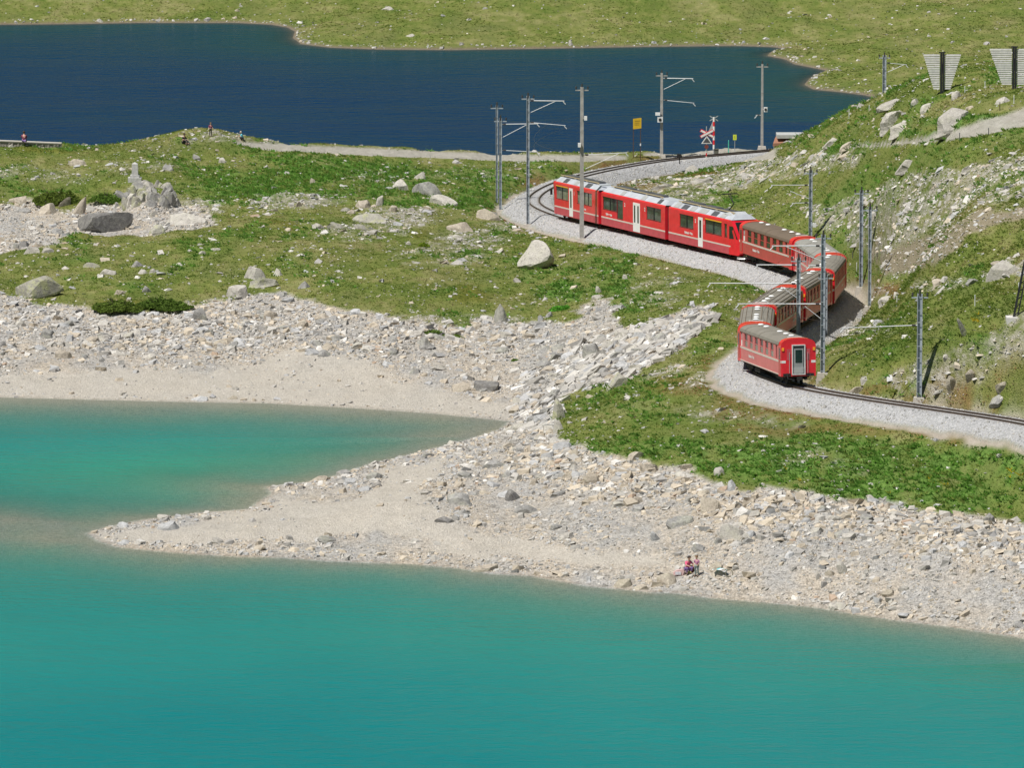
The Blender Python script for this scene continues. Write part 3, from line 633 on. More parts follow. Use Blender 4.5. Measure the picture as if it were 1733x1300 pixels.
# ------------------------------------------------------------------ grass tufts and leafy plants
def tufts(N_, dens, h0, h1, wid, blades, colf, name, label, seed, yr=(490, 752), xr=(-58, 58)):
    r = np.random.default_rng(seed); x = r.uniform(*xr, N_); y = r.uniform(*yr, N_)
    k = inside(x, y); x = x[k]; y = y[k]; k = r.random(len(x)) < dens(x, y); x = x[k]; y = y[k]; z = hz(x, y)-.02; n_ = len(x)
    c = colf(x, y, r); B = blades
    ang = r.uniform(0, 6.28, (n_, B)); h = r.uniform(h0, h1, (n_, B)); ww = wid*r.uniform(.5, 1.2, (n_, B))
    bx = x[:, None]+r.uniform(-1, 1, (n_, B))*wid; by = y[:, None]+r.uniform(-1, 1, (n_, B))*wid
    ca, sa_ = np.cos(ang), np.sin(ang); lean = r.uniform(-1.7, .6, (n_, B))*h; lean2 = r.uniform(-1.9, .3, (n_, B))*h
    p0 = np.stack([bx-ca*ww*.5, by-sa_*ww*.5, np.broadcast_to(z[:, None], bx.shape)], -1); p1 = np.stack([bx+ca*ww*.5, by+sa_*ww*.5, p0[..., 2]], -1)
    p2 = np.stack([bx+lean, by+lean2, z[:, None]+h], -1)
    W = np.stack([p0, p1, p2], 2).reshape(-1, 3); Fc = np.arange(len(W)).reshape(-1, 3)
    cc = np.repeat(c, B*3, 0)*np.repeat(r.uniform(.75, 1.25, n_*B), 3)[:, None]
    o = link(name, np_mesh(name, W, Fc, {'col': cc}), None, M_LEAF); tag(o, label, None, None, 'stuff'); return n_
def gcol(x, y, r):
    n_ = len(x); a = fld(zn['patch'], x, y)+r.normal(0, .16, n_); L_ = fld(zn['lush'], x, y); R_ = fld(zn['red'], x, y)
    c = np.where(a[:, None] > .72, np.array((.44, .39, .19)), np.where(a[:, None] > .42, np.array((.23, .28, .058)), np.array((.13, .205, .030))))
    c = c*(1-L_[:, None])+np.array((.19, .34, .07))*L_[:, None]
    k = (r.random(n_) < R_*.65); c[k] = (.40, .20, .10)
    return c
M0 = lambda x, y: (1-fld(zn['gravel'], x, y))*(fld(DT, x, y) > 3.9)*(fld(S1, x, y) < -1)*(1-fld(zn['road'], x, y))*(1-.75*fld(zn['rocky'], x, y))*(1-.8*fld(zn['brown'], x, y))
tufts(300000, lambda x, y: M0(x, y)*(.45+.55*sstep(-.6, .5, fbm(x/1.8, y/4, 3, 81))), .04, .13, .16, 3, gcol, 'alpine_grass', 'short olive and straw coloured alpine grass', 21)
tufts(75000, lambda x, y: M0(x, y)*.5*sstep(24, 31, x)*sstep(512, 522, y)*(1-sstep(575, 600, y))*(.3+.7*sstep(-.2, .3, fbm(x/1.2, y/2, 3, 84))), .05, .15, .2, 3, gcol, 'slope_grass', 'long shaggy grass on the steep bank right of the rails', 25, (512, 600), (22, 46))
def lcol(x, y, r):
    n_ = len(x); c = np.array((.17, .34, .06))*r.uniform(.65, 1.35, (n_, 1)); k = r.random(n_) < .25; c[k] = (.26, .33, .08); return c
tufts(120000, lambda x, y: M0(x, y)*fld(zn['lush'], x, y), .12, .36, .26, 6, lcol, 'leafy_herbs', 'bright green leafy herbs on the lower bank and behind the left rocks', 22)
tufts(110000, lambda x, y: (fld(S2, x, y) < -1)*(y > 800)*(.35+.65*sstep(-.3, .4, fbm(x/4, y/7, 3, 83))), .03, .11, .35, 2, lambda x, y, r: gcol(x, y, r)*.78, 'far_meadow_grass', 'olive grass on the meadow across the dark lake', 24, (800, 968), (-74, 74))
def ycol(x, y, r): return np.array((.75, .55, .03))*r.uniform(.8, 1.1, (len(x), 1))
tufts(60000, lambda x, y: ell(*proj(x, y, hz(x, y)), [(1563, 812, 12, 5, 1), (1712, 800, 22, 12, .5), (1240, 775, 10, 6, .4), (1655, 545, 6, 14, .8), (1560, 830, 60, 24, .05), (1330, 800, 60, 20, .06), (1590, 582, 10, 5, .4), (1680, 640, 50, 40, .03)]), .25, .45, .12, 5, ycol, 'yellow_flowers', 'small clumps of yellow and orange flowers in the bank', 23)

# ------------------------------------------------------------------ boulders
def rock_mesh(name, seed, sub=3, cuts=9, flat=1.0, point=0, lowfill=True):
    r = random.Random(seed); bm = bmesh.new(); bmesh.ops.create_icosphere(bm, subdivisions=sub, radius=1)
    pl = []
    for _ in range(cuts):
        a = r.uniform(0, 6.28); e = r.uniform(-.2, 1.3); n_ = Vector((math.cos(a)*math.cos(e), math.sin(a)*math.cos(e), math.sin(e))); pl.append((n_, r.uniform(.38, .72)))
    ox_, oy_ = r.uniform(-90, 90), r.uniform(-90, 90)
    for v in bm.verts:
        p = v.co.copy()
        for n_, d in pl:
            k = p.dot(n_)-d
            if k > 0: p -= n_*k*.97
        f = 1+float(vn(p.x*2.2+ox_+p.z*1.3, p.y*2.2+oy_-p.z, seed))*.04
        p *= f
        if p.z < 0 and lowfill:
            k = 1/max(math.sqrt(max(1-p.z*p.z, .05)), .35); k = min(k, 1.6); p.x *= k; p.y *= k
        if point: p.x *= 1-max(p.z, 0)*point; p.y *= 1-max(p.z, 0)*point
        v.co = p
    lo = [min(v.co[k] for v in bm.verts) for k in range(3)]; hi = [max(v.co[k] for v in bm.verts) for k in range(3)]
    for v in bm.verts:
        v.co = Vector(((v.co[k]-lo[k])/(hi[k]-lo[k])-.5 for k in range(3)))
    me = bpy.data.meshes.new(name); bm.to_mesh(me); bm.free(); return me
def boulder(u, v, wpx, hpx, tone, label, roll=0, point=0, seed=None, depth=None, sink=None, name='boulder', sub=3, group=None, P=None):
    P = hit(u, v) if P is None else P
    sc = 12000/P[1]; w_ = wpx/sc; h_ = hpx/sc; dp = (depth or .8)*w_ if wpx < 2.2*hpx else (depth or .6)*w_
    vis = max(h_-dp*.13, h_*.5)
    if sink is None: sink = .16 if int(u) in (903, 399, 443, 64, 176, 1247, 720) else .95
    me = rock_mesh(name, seed or int(u*7+v), sub, (7 if int(u) == 176 else 14), point=point, lowfill=int(u) not in (903, 399, 64, 1247, 176)); me.materials.append(ROCK[tone])
    o = link(name, me); g_ = float(hz(P[0], P[1]+dp*.5)-P[2])/(dp*.5)
    gx_ = float(hz(P[0]+w_*.4, P[1]+.3)-hz(P[0]-w_*.4, P[1]+.3))/(w_*.8)
    tilt = (0, 0)
    if (g_ > .1 or abs(gx_) > .1) and P[1] < 770: tilt = (math.atan(g_)*.5, -math.atan(gx_)*.35); sink = max(sink, 1.3); vis *= 1.1; P = P+np.array((0, 0, abs(gx_)*w_*.10-vis*.22))
    H_ = vis*(1+sink)
    cx, cy = P[0], P[1]+dp*.38
    o.scale = (w_*1.04, dp, H_); o.rotation_euler = (tilt[0], math.radians(roll)*(1 if tilt == (0, 0) else .4)+tilt[1], 0)
    o.location = (cx, cy, P[2]-vis*sink+H_*.5-.03+(vis*.1 if tilt != (0, 0) else 0))
    tag(o, label, 'boulder' if w_ > 1.2 else 'rock', group); return o
BO = """176,394,90,42,dark,0,0,massive dark grey boulder standing on the stony hollow below the monument
64,505,80,42,lichen,-14,0,big tilted lichen-covered slab rock at the left edge of the meadow
320,380,92,26,pale,6,0,long smooth pale slab lying right of the dark grey boulder
265,397,40,20,lichen,0,0,mossy rock in front of the long pale slab
263,368,20,14,pale,0,0,small pale block between the rock pile and the long slab
131,364,24,36,tan,22,.3,upright leaning tan rock in the eroded turf bank at left
108,350,30,20,tan,0,0,rounded tan rock in the eroded bank left of the upright one
80,362,44,22,tan,0,0,broad tan outcrop at the foot of the eroded bank
30,345,40,16,tan,0,0,low orange-brown outcrop at the far left of the eroded bank
399,505,46,27,pale,0,0,rounded pale boulder at the turf edge above the left beach
443,487,54,22,lichen,-8,0,lichen-yellow boulder just behind the rounded pale one
434,472,44,27,pale,-12,.3,split angular pale rock standing in the meadow above the turf edge
471,468,22,16,pale,-20,0,small pale rock right of the split rock
517,488,36,15,grey,-22,0,flat grey rock sloping to the right in the middle of the meadow
132,280,30,13,tan,0,0,low tan rock in the meadow well left of the monument
333,271,24,12,grey,0,0,oval grey rock in the grass below the seated hikers
376,276,14,11,pale,0,.3,small pointed pale rock right of the oval grey one
281,288,22,12,grey,-25,0,dark tilted slab right of the monument
52,430,34,15,pale,0,0,pale rock at the left end of the meadow beside the stony hollow
78,428,26,10,pale,-8,0,flat pale stone right beside the pale rock at the left meadow end
42,418,20,13,dark,0,0,dark rock at the rim of the stony hollow
26,422,14,13,grey,0,0,small grey rock left of the dark rim rock
180,465,34,13,pale,-10,0,long pale stone in the left meadow above the turf edge
112,457,28,8,pale,0,0,thin pale slab in the left meadow
155,453,30,11,lichen,0,0,lichen-stained stone between two slabs in the left meadow
230,452,28,13,grey,-14,0,grey overhanging stone in the left meadow
240,464,22,11,pale,0,0,pale triangular stone below the grey overhanging one
258,462,15,9,pale,0,0,small pale stone right of the triangular one
301,450,18,7,pale,0,0,flat pale stone in the middle of the left meadow
340,430,16,7,pale,0,0,pale stone below the long slab in open grass
363,425,22,7,pale,-10,0,slim pale stone right of the stone in open grass
248,495,22,14,grey,0,0,round grey rock above the dark shrub at the turf edge
338,542,30,24,grey,0,0,square grey rock sunk in the beach rim
459,541,26,20,tan,-20,0,tan rock tilted on the beach rim
510,556,24,17,tan,0,0,brown block among the upper beach stones
78,574,38,19,grey,0,0,wide grey slab with a dark underside on the left beach
107,607,28,17,tan,0,0,tan hump-shaped rock on the left beach
173,613,14,13,grey,-20,0,small dark-sided rock on the left beach
262,627,12,9,grey,0,0,small round grey stone low on the left beach
337,680,30,11,blue,0,.3,pale grey rock standing at the waterline of the left beach
393,677,18,8,tan,0,0,small tan rock at the waterline right of the grey one
676,321,38,22,pale,-20,0,oval pale boulder leaning left in the green hollow
711,304,27,17,pale,0,.2,pale domed boulder behind the group in the green hollow
722,332,58,29,grey,-12,0,large layered grey boulder in the green hollow
750,347,52,22,pale,-14,0,bright wedge-shaped slab below the layered grey boulder
643,348,18,20,pale,8,0,upright square pale block in the green hollow
615,352,36,17,tan,0,0,rounded tan boulder left of the square block
664,358,22,13,tan,8,0,small brown rock right of the square block
697,358,24,9,pale,0,0,low pale stone below the oval pale boulder
625,377,62,20,lichen,-8,0,lichen-covered outcrop in the rocky middle of the meadow
568,387,32,15,lichen,0,0,mossy round rock left of the lichen outcrop
537,388,28,13,pale,0,0,pale rock at the left end of the rocky row
625,397,26,11,pale,0,0,white rock directly below the lichen outcrop
614,390,36,12,lichen,0,0,yellowish low rock under the lichen outcrop
506,350,16,13,tan,0,0,pinkish rock at the edge of the bright green plants
530,311,12,11,tan,0,0,small reddish block in the bright green plants
584,358,20,9,pale,0,0,small pale rock left of the tan boulder in the hollow
593,362,20,9,tan,0,0,small sand-coloured rock below the tan boulder in the hollow
778,393,60,20,tan,-4,0,flat cracked tan slab left of the pylon pair
822,372,54,22,tan,-6,0,broad tan rock at the foot of the pylon pair
774,405,26,10,pale,-14,0,pale angular stone below the cracked tan slab
693,415,16,8,pale,0,0,small white stone in grass left of the cracked slab
903,456,60,52,pale,-24,.25,large bright boulder alone in the grass below the red train
876,478,16,11,pale,-10,0,small white rock below the large bright boulder
847,546,28,36,grey,0,.75,pointed pyramid-shaped grey rock at the turf edge above the beach
720,592,30,24,grey,-14,0,dark-sided grey rock below the tufts on the beach
702,634,28,14,grey,-10,0,low grey rock lower on the beach
822,662,62,21,dark,4,0,long dark boulder on the sand near the bay head
780,664,40,19,tan,-6,0,tan rock beside the long dark boulder
846,588,34,14,tan,0,0,brown flat rock in the tan rubble below the pyramid rock
946,712,28,42,lichen,8,0,tall lichen slab standing at the corner of the grass bank
945,730,26,22,pale,0,.3,pale rock at the foot of the tall lichen slab
955,758,30,18,pale,0,0,rounded pale rock at the corner of the grass bank
1047,655,46,26,lichen,8,0,big lichen-patched boulder at the lower end of the rockfall
1033,658,32,16,grey,0,0,grey flat boulder in front of the lichen-patched one
1006,604,38,26,grey,-28,0,slanting grey slab in the middle of the rockfall
1013,496,18,14,pale,-14,0,pale rock in grass above the rockfall
1058,474,12,11,pale,0,0,small square pale rock high above the rockfall
1013,506,26,9,pale,-14,0,flat pale rock just under the pale rock above the rockfall
915,545,18,14,blue,0,0,bluish rock at the upper edge of the beach near the gully
928,538,18,12,grey,0,0,grey cracked rock beside the bluish one
838,792,56,17,grey,-14,0,long overhanging slab on the neck of the spit
780,858,54,26,grey,-6,0,broad layered rock on the spit
755,886,42,13,dark,0,0,low dark-shadowed rock on the spit below the layered one
866,848,34,24,dark,-20,0,dark upright rock in the middle of the spit scree
893,870,46,18,grey,0,0,flat brown-grey rock in the spit scree
873,800,20,13,tan,-10,0,small tan rock near the long overhanging slab
858,808,26,14,grey,-14,0,grey split rock below the long overhanging slab
903,822,20,14,tan,0,0,tan cube-like rock in the upper spit scree
1008,819,36,22,tan,-16,0,tan slab with a black shadow gap in the scree
975,776,36,18,tan,-18,0,slanting tan slab below the grass bank
1077,779,34,16,tan,-24,0,slim tan slab lying in the edge of the grass
1100,800,36,18,tan,0,0,big flat ochre rock under the turf edge
1068,793,18,10,tan,0,0,small brown rock left of the ochre one
1160,796,26,14,tan,-8,0,rounded tan rock in the grass edge
1212,866,54,32,tan,-16,0,broad tan boulder high in the shore scree
1154,892,46,20,grey,-28,0,long grey slanting slab below the broad tan boulder
1247,916,46,36,pale,-32,0,pale leaning slab with a deep black shadow in the scree
1214,922,24,14,grey,-8,0,small grey rock left of the leaning slab
1110,916,18,20,blue,-36,0,bluish narrow slab in the scree
1219,806,24,18,pale,0,0,pale grey rock on the turf edge of the bank
1240,832,24,22,blue,0,0,bluish upright block at the turf edge
1056,996,42,18,tan,-18,0,tan slanting rock at the waterline
1128,991,36,24,tan,-12,0,brown rock at the shore left of the two people
1087,999,30,12,tan,0,0,low tan rock at the waterline between two larger rocks
820,968,58,15,tan,-4,0,flat brown rock half in the water
1505,866,26,18,tan,0,0,rounded boulder poking out of the turf edge at right
1675,888,22,22,grey,-16,0,grey rock under the overhanging turf at far right
1637,890,22,10,tan,0,0,cream rock near the overhanging turf at far right
1432,972,28,27,pale,-40,0,oblong pale slab slanting in the right scree
1386,981,14,13,pale,0,0,round white stone left of the oblong slab
1406,976,20,13,tan,-20,0,tan stone between the round and the oblong ones
1395,868,22,15,grey,0,0,grey rock in the upper right scree
1519,928,17,12,tan,0,0,cream stone in the middle of the right scree
1632,930,32,15,blue,0,0,wide bluish slab in the right scree
1530,1002,20,10,pale,0,0,pale stone near the water in the right scree
283,898,56,20,blue,0,.2,jagged white-grey rock cluster on the tip of the spit
205,894,24,12,blue,-20,.3,small pointed grey rock at the very tip of the spit
535,816,40,12,tan,-8,0,flat brown rock on the north edge of the spit
1617,210,80,26,pale,0,0,huge smooth pale boulder beside the gravel path at upper right
1512,211,54,20,pale,0,0,weathered pale boulder left of the huge smooth one
1524,224,48,13,pale,-14,0,pale boulder lying in front of the weathered pale one
1509,182,54,11,pale,-4,0,pale rock outcrop at the foot of the far pylon
1549,178,20,12,pale,0,0,small pale rock on the ridge right of the far pylon
1570,187,26,12,pale,-24,0,tilted pale slab on the ridge
1619,167,24,15,pale,0,0,pale pointed boulder at the foot of the first snow baffle
1698,174,34,12,pale,4,0,long white rock on the ridge near the second snow baffle
1409,244,36,10,pale,-8,0,flat pale slab at the end of the thin path
1437,251,40,9,tan,0,0,low tan slab below the flat pale one
1536,287,48,13,pale,0,0,solitary pale dome-shaped boulder in the right meadow
1120,319,44,10,pale,-6,0,long pale whaleback rock behind the railcar roof
1172,292,34,15,pale,8,0,broken white rock between track and railcar
1184,310,46,10,pale,-10,0,second whaleback rock right of the first behind the railcar
1075,310,15,8,pale,0,0,small white rock in the reddish grass by the curve
1700,472,80,32,pale,-22,0,big sloping slab outcrop at the right edge of the meadow
1616,663,32,24,tan,-18,0,oblong cream boulder on the slope right of the last pylon
1645,646,26,20,tan,10,0,cream boulder leaning on the oblong one
1700,661,28,12,tan,0,0,low rock on the slope near the right edge
1590,482,30,11,tan,0,0,tan rock in the meadow right of the tall pylons
1637,566,20,34,lichen,-38,0,thin lichen-covered rib of rock on the slope
1602,610,14,8,pale,0,0,small white rock on the slope above the last pylon
1455,666,34,14,tan,-34,0,narrow tan slab beside the rails
1690,692,32,16,grey,10,0,grey rock sunk in the bank by the rails
1519,502,19,9,pale,0,0,white rock behind the tall pylons
1500,512,30,10,pale,-14,0,low white rock in the reddish turf behind the tall pylons
515,243,18,9,pale,0,0,white rock on the lakeside edge of the dirt road
636,246,20,5,pale,0,0,flat white rock on the lakeside edge further along the dirt road
965,77,11,10,pale,0,0,pale rock standing on the far bank
695,62,26,7,pale,0,0,pale rock in the meadow across the dark lake
168,38,18,8,pale,0,0,rock pile stone on the far left bank
268,37,13,7,pale,0,0,pale stone at the waterline of the far left bank
331,36,12,7,pale,0,0,second pale stone at the waterline of the far left bank
658,17,30,9,pale,0,0,pale outcrop near the top of the far meadow
8,234,30,22,lichen,0,0,mossy rock behind the end of the stone wall"""
for ln in BO.split('\n'):
    p = ln.split(','); u, v, w_, h_ = map(float, p[:4]); boulder(u, v, w_, h_, p[4], ','.join(p[7:]), float(p[5]), float(p[6]))
# the rock pile that carries the monument
r_ = random.Random(5); pile = []
for k in range(44):
    a = r_.uniform(0, 1); uu = 205+a*88+r_.uniform(-6, 6); top = np.interp(uu, [200, 215, 240, 262, 280, 300], [328, 318, 308, 304, 312, 338]); vv = r_.uniform(top+8, 352)
    wp = r_.uniform(14, 32)
    pile.append((uu, vv, len(pile)));  o = boulder(uu, vv, wp, wp*r_.uniform(.5, .95), r_.choice(['lichen', 'lichen', 'grey', 'pale', 'grey']), 'lichen-spotted rock in the heap under the stone monument', r_.uniform(-35, 35), r_.choice([0, .3]), 900+k, sink=.4, name='rock', sub=2, group='rocks heaped under the monument')
ORD = ['first', 'second', 'third', 'fourth', 'fifth', 'sixth', 'seventh', 'eighth', 'ninth', 'tenth', 'eleventh', 'twelfth', 'thirteenth']
po = [o for o in COL.objects if o.get('group') == 'rocks heaped under the monument']; pv = sorted(zip([p[1] for p in pile], [p[0] for p in pile], range(len(po))))
for rw, nm in enumerate(('top', 'second', 'third', 'bottom')):
    for k, (_, _, i) in enumerate(sorted(pv[rw*11:(rw+1)*11], key=lambda t_: t_[1])): po[i]['label'] = ORD[k]+' rock from the left in the '+nm+' row of the heap under the monument'
NB = [(float(l_.split(',')[0]), float(l_.split(',')[1])-float(l_.split(',')[3])/2, ','.join(l_.split(',')[7:])) for l_ in BO.split('\n')]
lab_n = {}
# larger loose stones of the scree, each its own object, sharing a few meshes
bigs.sort(key=lambda b_: -b_[3]*12000/b_[1]); bigs_ = bigs[:250]
var = [rock_mesh('stone', 50+k, 2, 9) for k in range(8)]; varm = {}
for m_ in var: pass
tones = ['pale', 'grey', 'tan', 'blue', 'pale', 'grey']
for i, (x, y, z, s_) in enumerate(bigs_):
    u, v = proj(x, y, z); g = float(fld(zn['gravel'], x, y)); r2 = random.Random(i*13+1)
    if y > 780: lab, grp = 'pale loose stone near the far bank of the dark lake', 'loose stones on the far bank'
    elif g < .5: lab, grp = ('pale loose stone in the turf of the left meadow', 'loose stones in the left meadow') if u < 1000 else ('pale loose stone on the rocky hillside at right', 'loose stones on the right hillside')
    elif u > 860 and v > 760: lab, grp = 'angular loose stone in the scree between grass bank and turquoise lake', 'loose stones in the right shore scree'
    elif u > 860: lab, grp = 'grey block in the rockfall beside the bay', 'blocks in the rockfall gully'
    else: lab, grp = 'loose stone on the pale beach of the left bay', 'loose stones on the left beach'
    tn = r2.choice(tones); kk = (r2.randrange(8), tn)
    if kk not in varm: m_ = var[kk[0]].copy(); m_.materials.append(ROCK[tn]); varm[kk] = m_
    o = link('stone', varm[kk]); s2 = s_*1.15; hh = s2*r2.uniform(.4, .75)
    o.scale = (s2*r2.uniform(.9, 1.5), s2*r2.uniform(.9, 1.3), hh); o.rotation_euler = (r2.uniform(-.2, .2), r2.uniform(-.35, .35), r2.uniform(0, 6)); o.location = (x, y, z+hh*.12)
    q_ = min(NB, key=lambda t_: math.hypot(t_[0]-u, (t_[1]-v)*1.5)); dx_, dy_ = u-q_[0], v-q_[1]
    way = ('right of' if dx_ > 0 else 'left of') if abs(dx_) > 1.3*abs(dy_) else ('in front of' if dy_ > 0 else 'behind')
    tone_ = {'pale': 'pale', 'grey': 'grey', 'tan': 'tan', 'blue': 'bluish'}[tn]; key = (tone_, way, q_[2]); lab_n.setdefault(key, []).append((math.hypot(dx_, dy_), o)); tag(o, lab, 'stone', grp)
for (tone_, way, q_), L_ in lab_n.items():
    L_.sort(key=lambda t_: t_[0])
    for k, (_, o) in enumerate(L_):
        ws = ((tone_+' stone '+way+' the ') if len(L_) == 1 else (ORD[k]+' '+tone_+' stone '+way+' the ')).split()+q_.split()
        ws = ws[:16]
        while ws[-1] in ('the', 'of', 'in', 'on', 'at', 'a', 'with', 'from', 'beside', 'below', 'above', 'and', 'left', 'right', 'its', 'two', 'between'): ws.pop()
        o['label'] = ' '.join(ws)

# ------------------------------------------------------------------ train
RED = simple('red_paint', (.70, .018, .034), .32, 0, .12, 1.6, .5, .3); RED2 = simple('faded_red_paint', (.62, .165, .165), .45, 0, .09, 1.2, .5, .1)
RED3 = simple('dull_red_paint', (.47, .07, .065), .4, 0, .1, 1.2, .5, .1); REDLOW = simple('dusty_red_paint', (.50, .075, .095), .5, 0, .14, 1.5)
ROOFG = simple('grey_roof', (.215, .20, .17), .75, 0, .14, .9, .3); ROOFB = simple('brown_roof', (.15, .115, .085), .8, 0, .1, .9, .3); ROOFP = simple('pale_grey_roof', (.27, .265, .24), .75, 0, .1, .9, .3)
WHITE = simple('white_paint', (.78, .78, .76), .5, 0, .05); CREAM = simple('cream_stripe', (.60, .54, .48), .6, 0, .08)
GREYP = simple('grey_paint', (.46, .47, .47), .4, .2, .08); SILV = simple('silver_roof', (.50, .53, .58), .45, .1, .12, 1); DK = simple('underframe', (.018, .018, .018), .8, 0, .3, 3)
DKG = simple('dark_grey_box', (.08, .085, .095), .6, .1, .15); GLASS = simple('dark_glass', (.015, .022, .020), .06, 0, .3, .7, .7); GLASS2 = simple('beige_glass', (.20, .205, .16), .12, 0, .35, 1.6, .6)  # second glass is a paler beige, for lower sashes and one railcar body
GLASSG = simple('green_glass', (.035, .06, .045), .08, 0, .6, 1.1, .8); YEL_ = simple('yellow_band', (.75, .42, .02), .5, 0, .05); ORG = simple('orange_lamp', (.9, .38, .03), .4, 0, .05)
BLACK = simple('black_rubber', (.012, .012, .012), .7, 0, .2); BRONZE = simple('brass_pipe', (.5, .40, .24), .5, .2, .1)
CL = 14.5
ALU_ = simple('bright_rubber_frame', (.62, .64, .63), .5)
def arch(hw, zb, zc, zt, n_=9, dz=0):
    """open roof curve from (-hw, zc) over (0, zt) to (hw, zc)"""
    out = []
    for k in range(n_+1):
        a = math.pi*k/n_; c, s_ = math.cos(a), math.sin(a)
        out.append((-hw*math.copysign(abs(c)**.72, c), zc+(zt-zc)*abs(s_)**.85))
    return out
def holed_wall(mb, x0, x1, z0, z1, y, holes, dep, sgn):
    xs = sorted({x0, x1, *[h[0] for h in holes], *[h[1] for h in holes]}); zs = sorted({z0, z1, *[h[2] for h in holes], *[h[3] for h in holes]})
    for i in range(len(xs)-1):
        for j in range(len(zs)-1):
            cx_, cz_ = (xs[i]+xs[i+1])/2, (zs[j]+zs[j+1])/2
            if any(h[0] < cx_ < h[1] and h[2] < cz_ < h[3] for h in holes): continue
            mb.add([(xs[i], y, zs[j]), (xs[i+1], y, zs[j]), (xs[i+1], y, zs[j+1]), (xs[i], y, zs[j+1])], [(0, 1, 2, 3) if sgn < 0 else (3, 2, 1, 0)])
    for a, b2, c, d in holes:
        yi = y-sgn*dep
        mb.add([(a, y, c), (b2, y, c), (b2, y, d), (a, y, d), (a, yi, c), (b2, yi, c), (b2, yi, d), (a, yi, d)], [(0, 1, 5, 4), (1, 2, 6, 5), (2, 3, 7, 6), (3, 0, 4, 7)])
def text_mesh(txt, size, name='lettering'):
    cu = bpy.data.curves.new('t', 'FONT'); cu.body = txt; cu.size = size; cu.align_x = 'CENTER'; cu.offset = .012*size/.3; o = bpy.data.objects.new('t', cu); COL.objects.link(o)
    me = bpy.data.meshes.new_from_object(o.evaluated_get(bpy.context.evaluated_depsgraph_get())); bpy.data.objects.remove(o); me.name = name; me.materials.clear(); return me
TXT = text_mesh('Rhätische Bahn', .30); TXT2 = text_mesh('Viafier retica', .30); TXT3 = text_mesh('Ferrovia retica', .30); N2 = text_mesh('2', .46); N1_ = text_mesh('1', .46)
for m_ in (TXT, TXT2, TXT3, N2, N1_): m_.materials.append(WHITE)
def put_text(me, x, z, side, parent, y=1.345, sx=1):
    o = link('lettering', me, parent); o.location = (x, side*y, z)
    o.rotation_euler = (math.pi/2, 0, 0) if side < 0 else (math.pi/2, 0, math.pi); o.scale = (sx, 1, 1); return o
def bogie(par, x, nm='bogie'):
    mb = MB(); mb.box((x-1.2, -.95, .38), (x+1.2, -.75, .62)).box((x-1.2, .75, .38), (x+1.2, .95, .62)).box((x-.3, -.75, .4), (x+.3, .75, .7)); b_ = mb.build(nm, DK, par)
    for sx in (-.8, .8):
        for sy in (-.56, .56):
            m2 = MB(); m2.tube((x+sx, sy-.05, .36), (x+sx, sy+.05, .36), .36, n_=16); m2.build('wheel', DK, b_)
        m2 = MB(); m2.tube((x+sx, -.56, .36), (x+sx, .56, .36), .07); m2.build('axle', DK, b_)
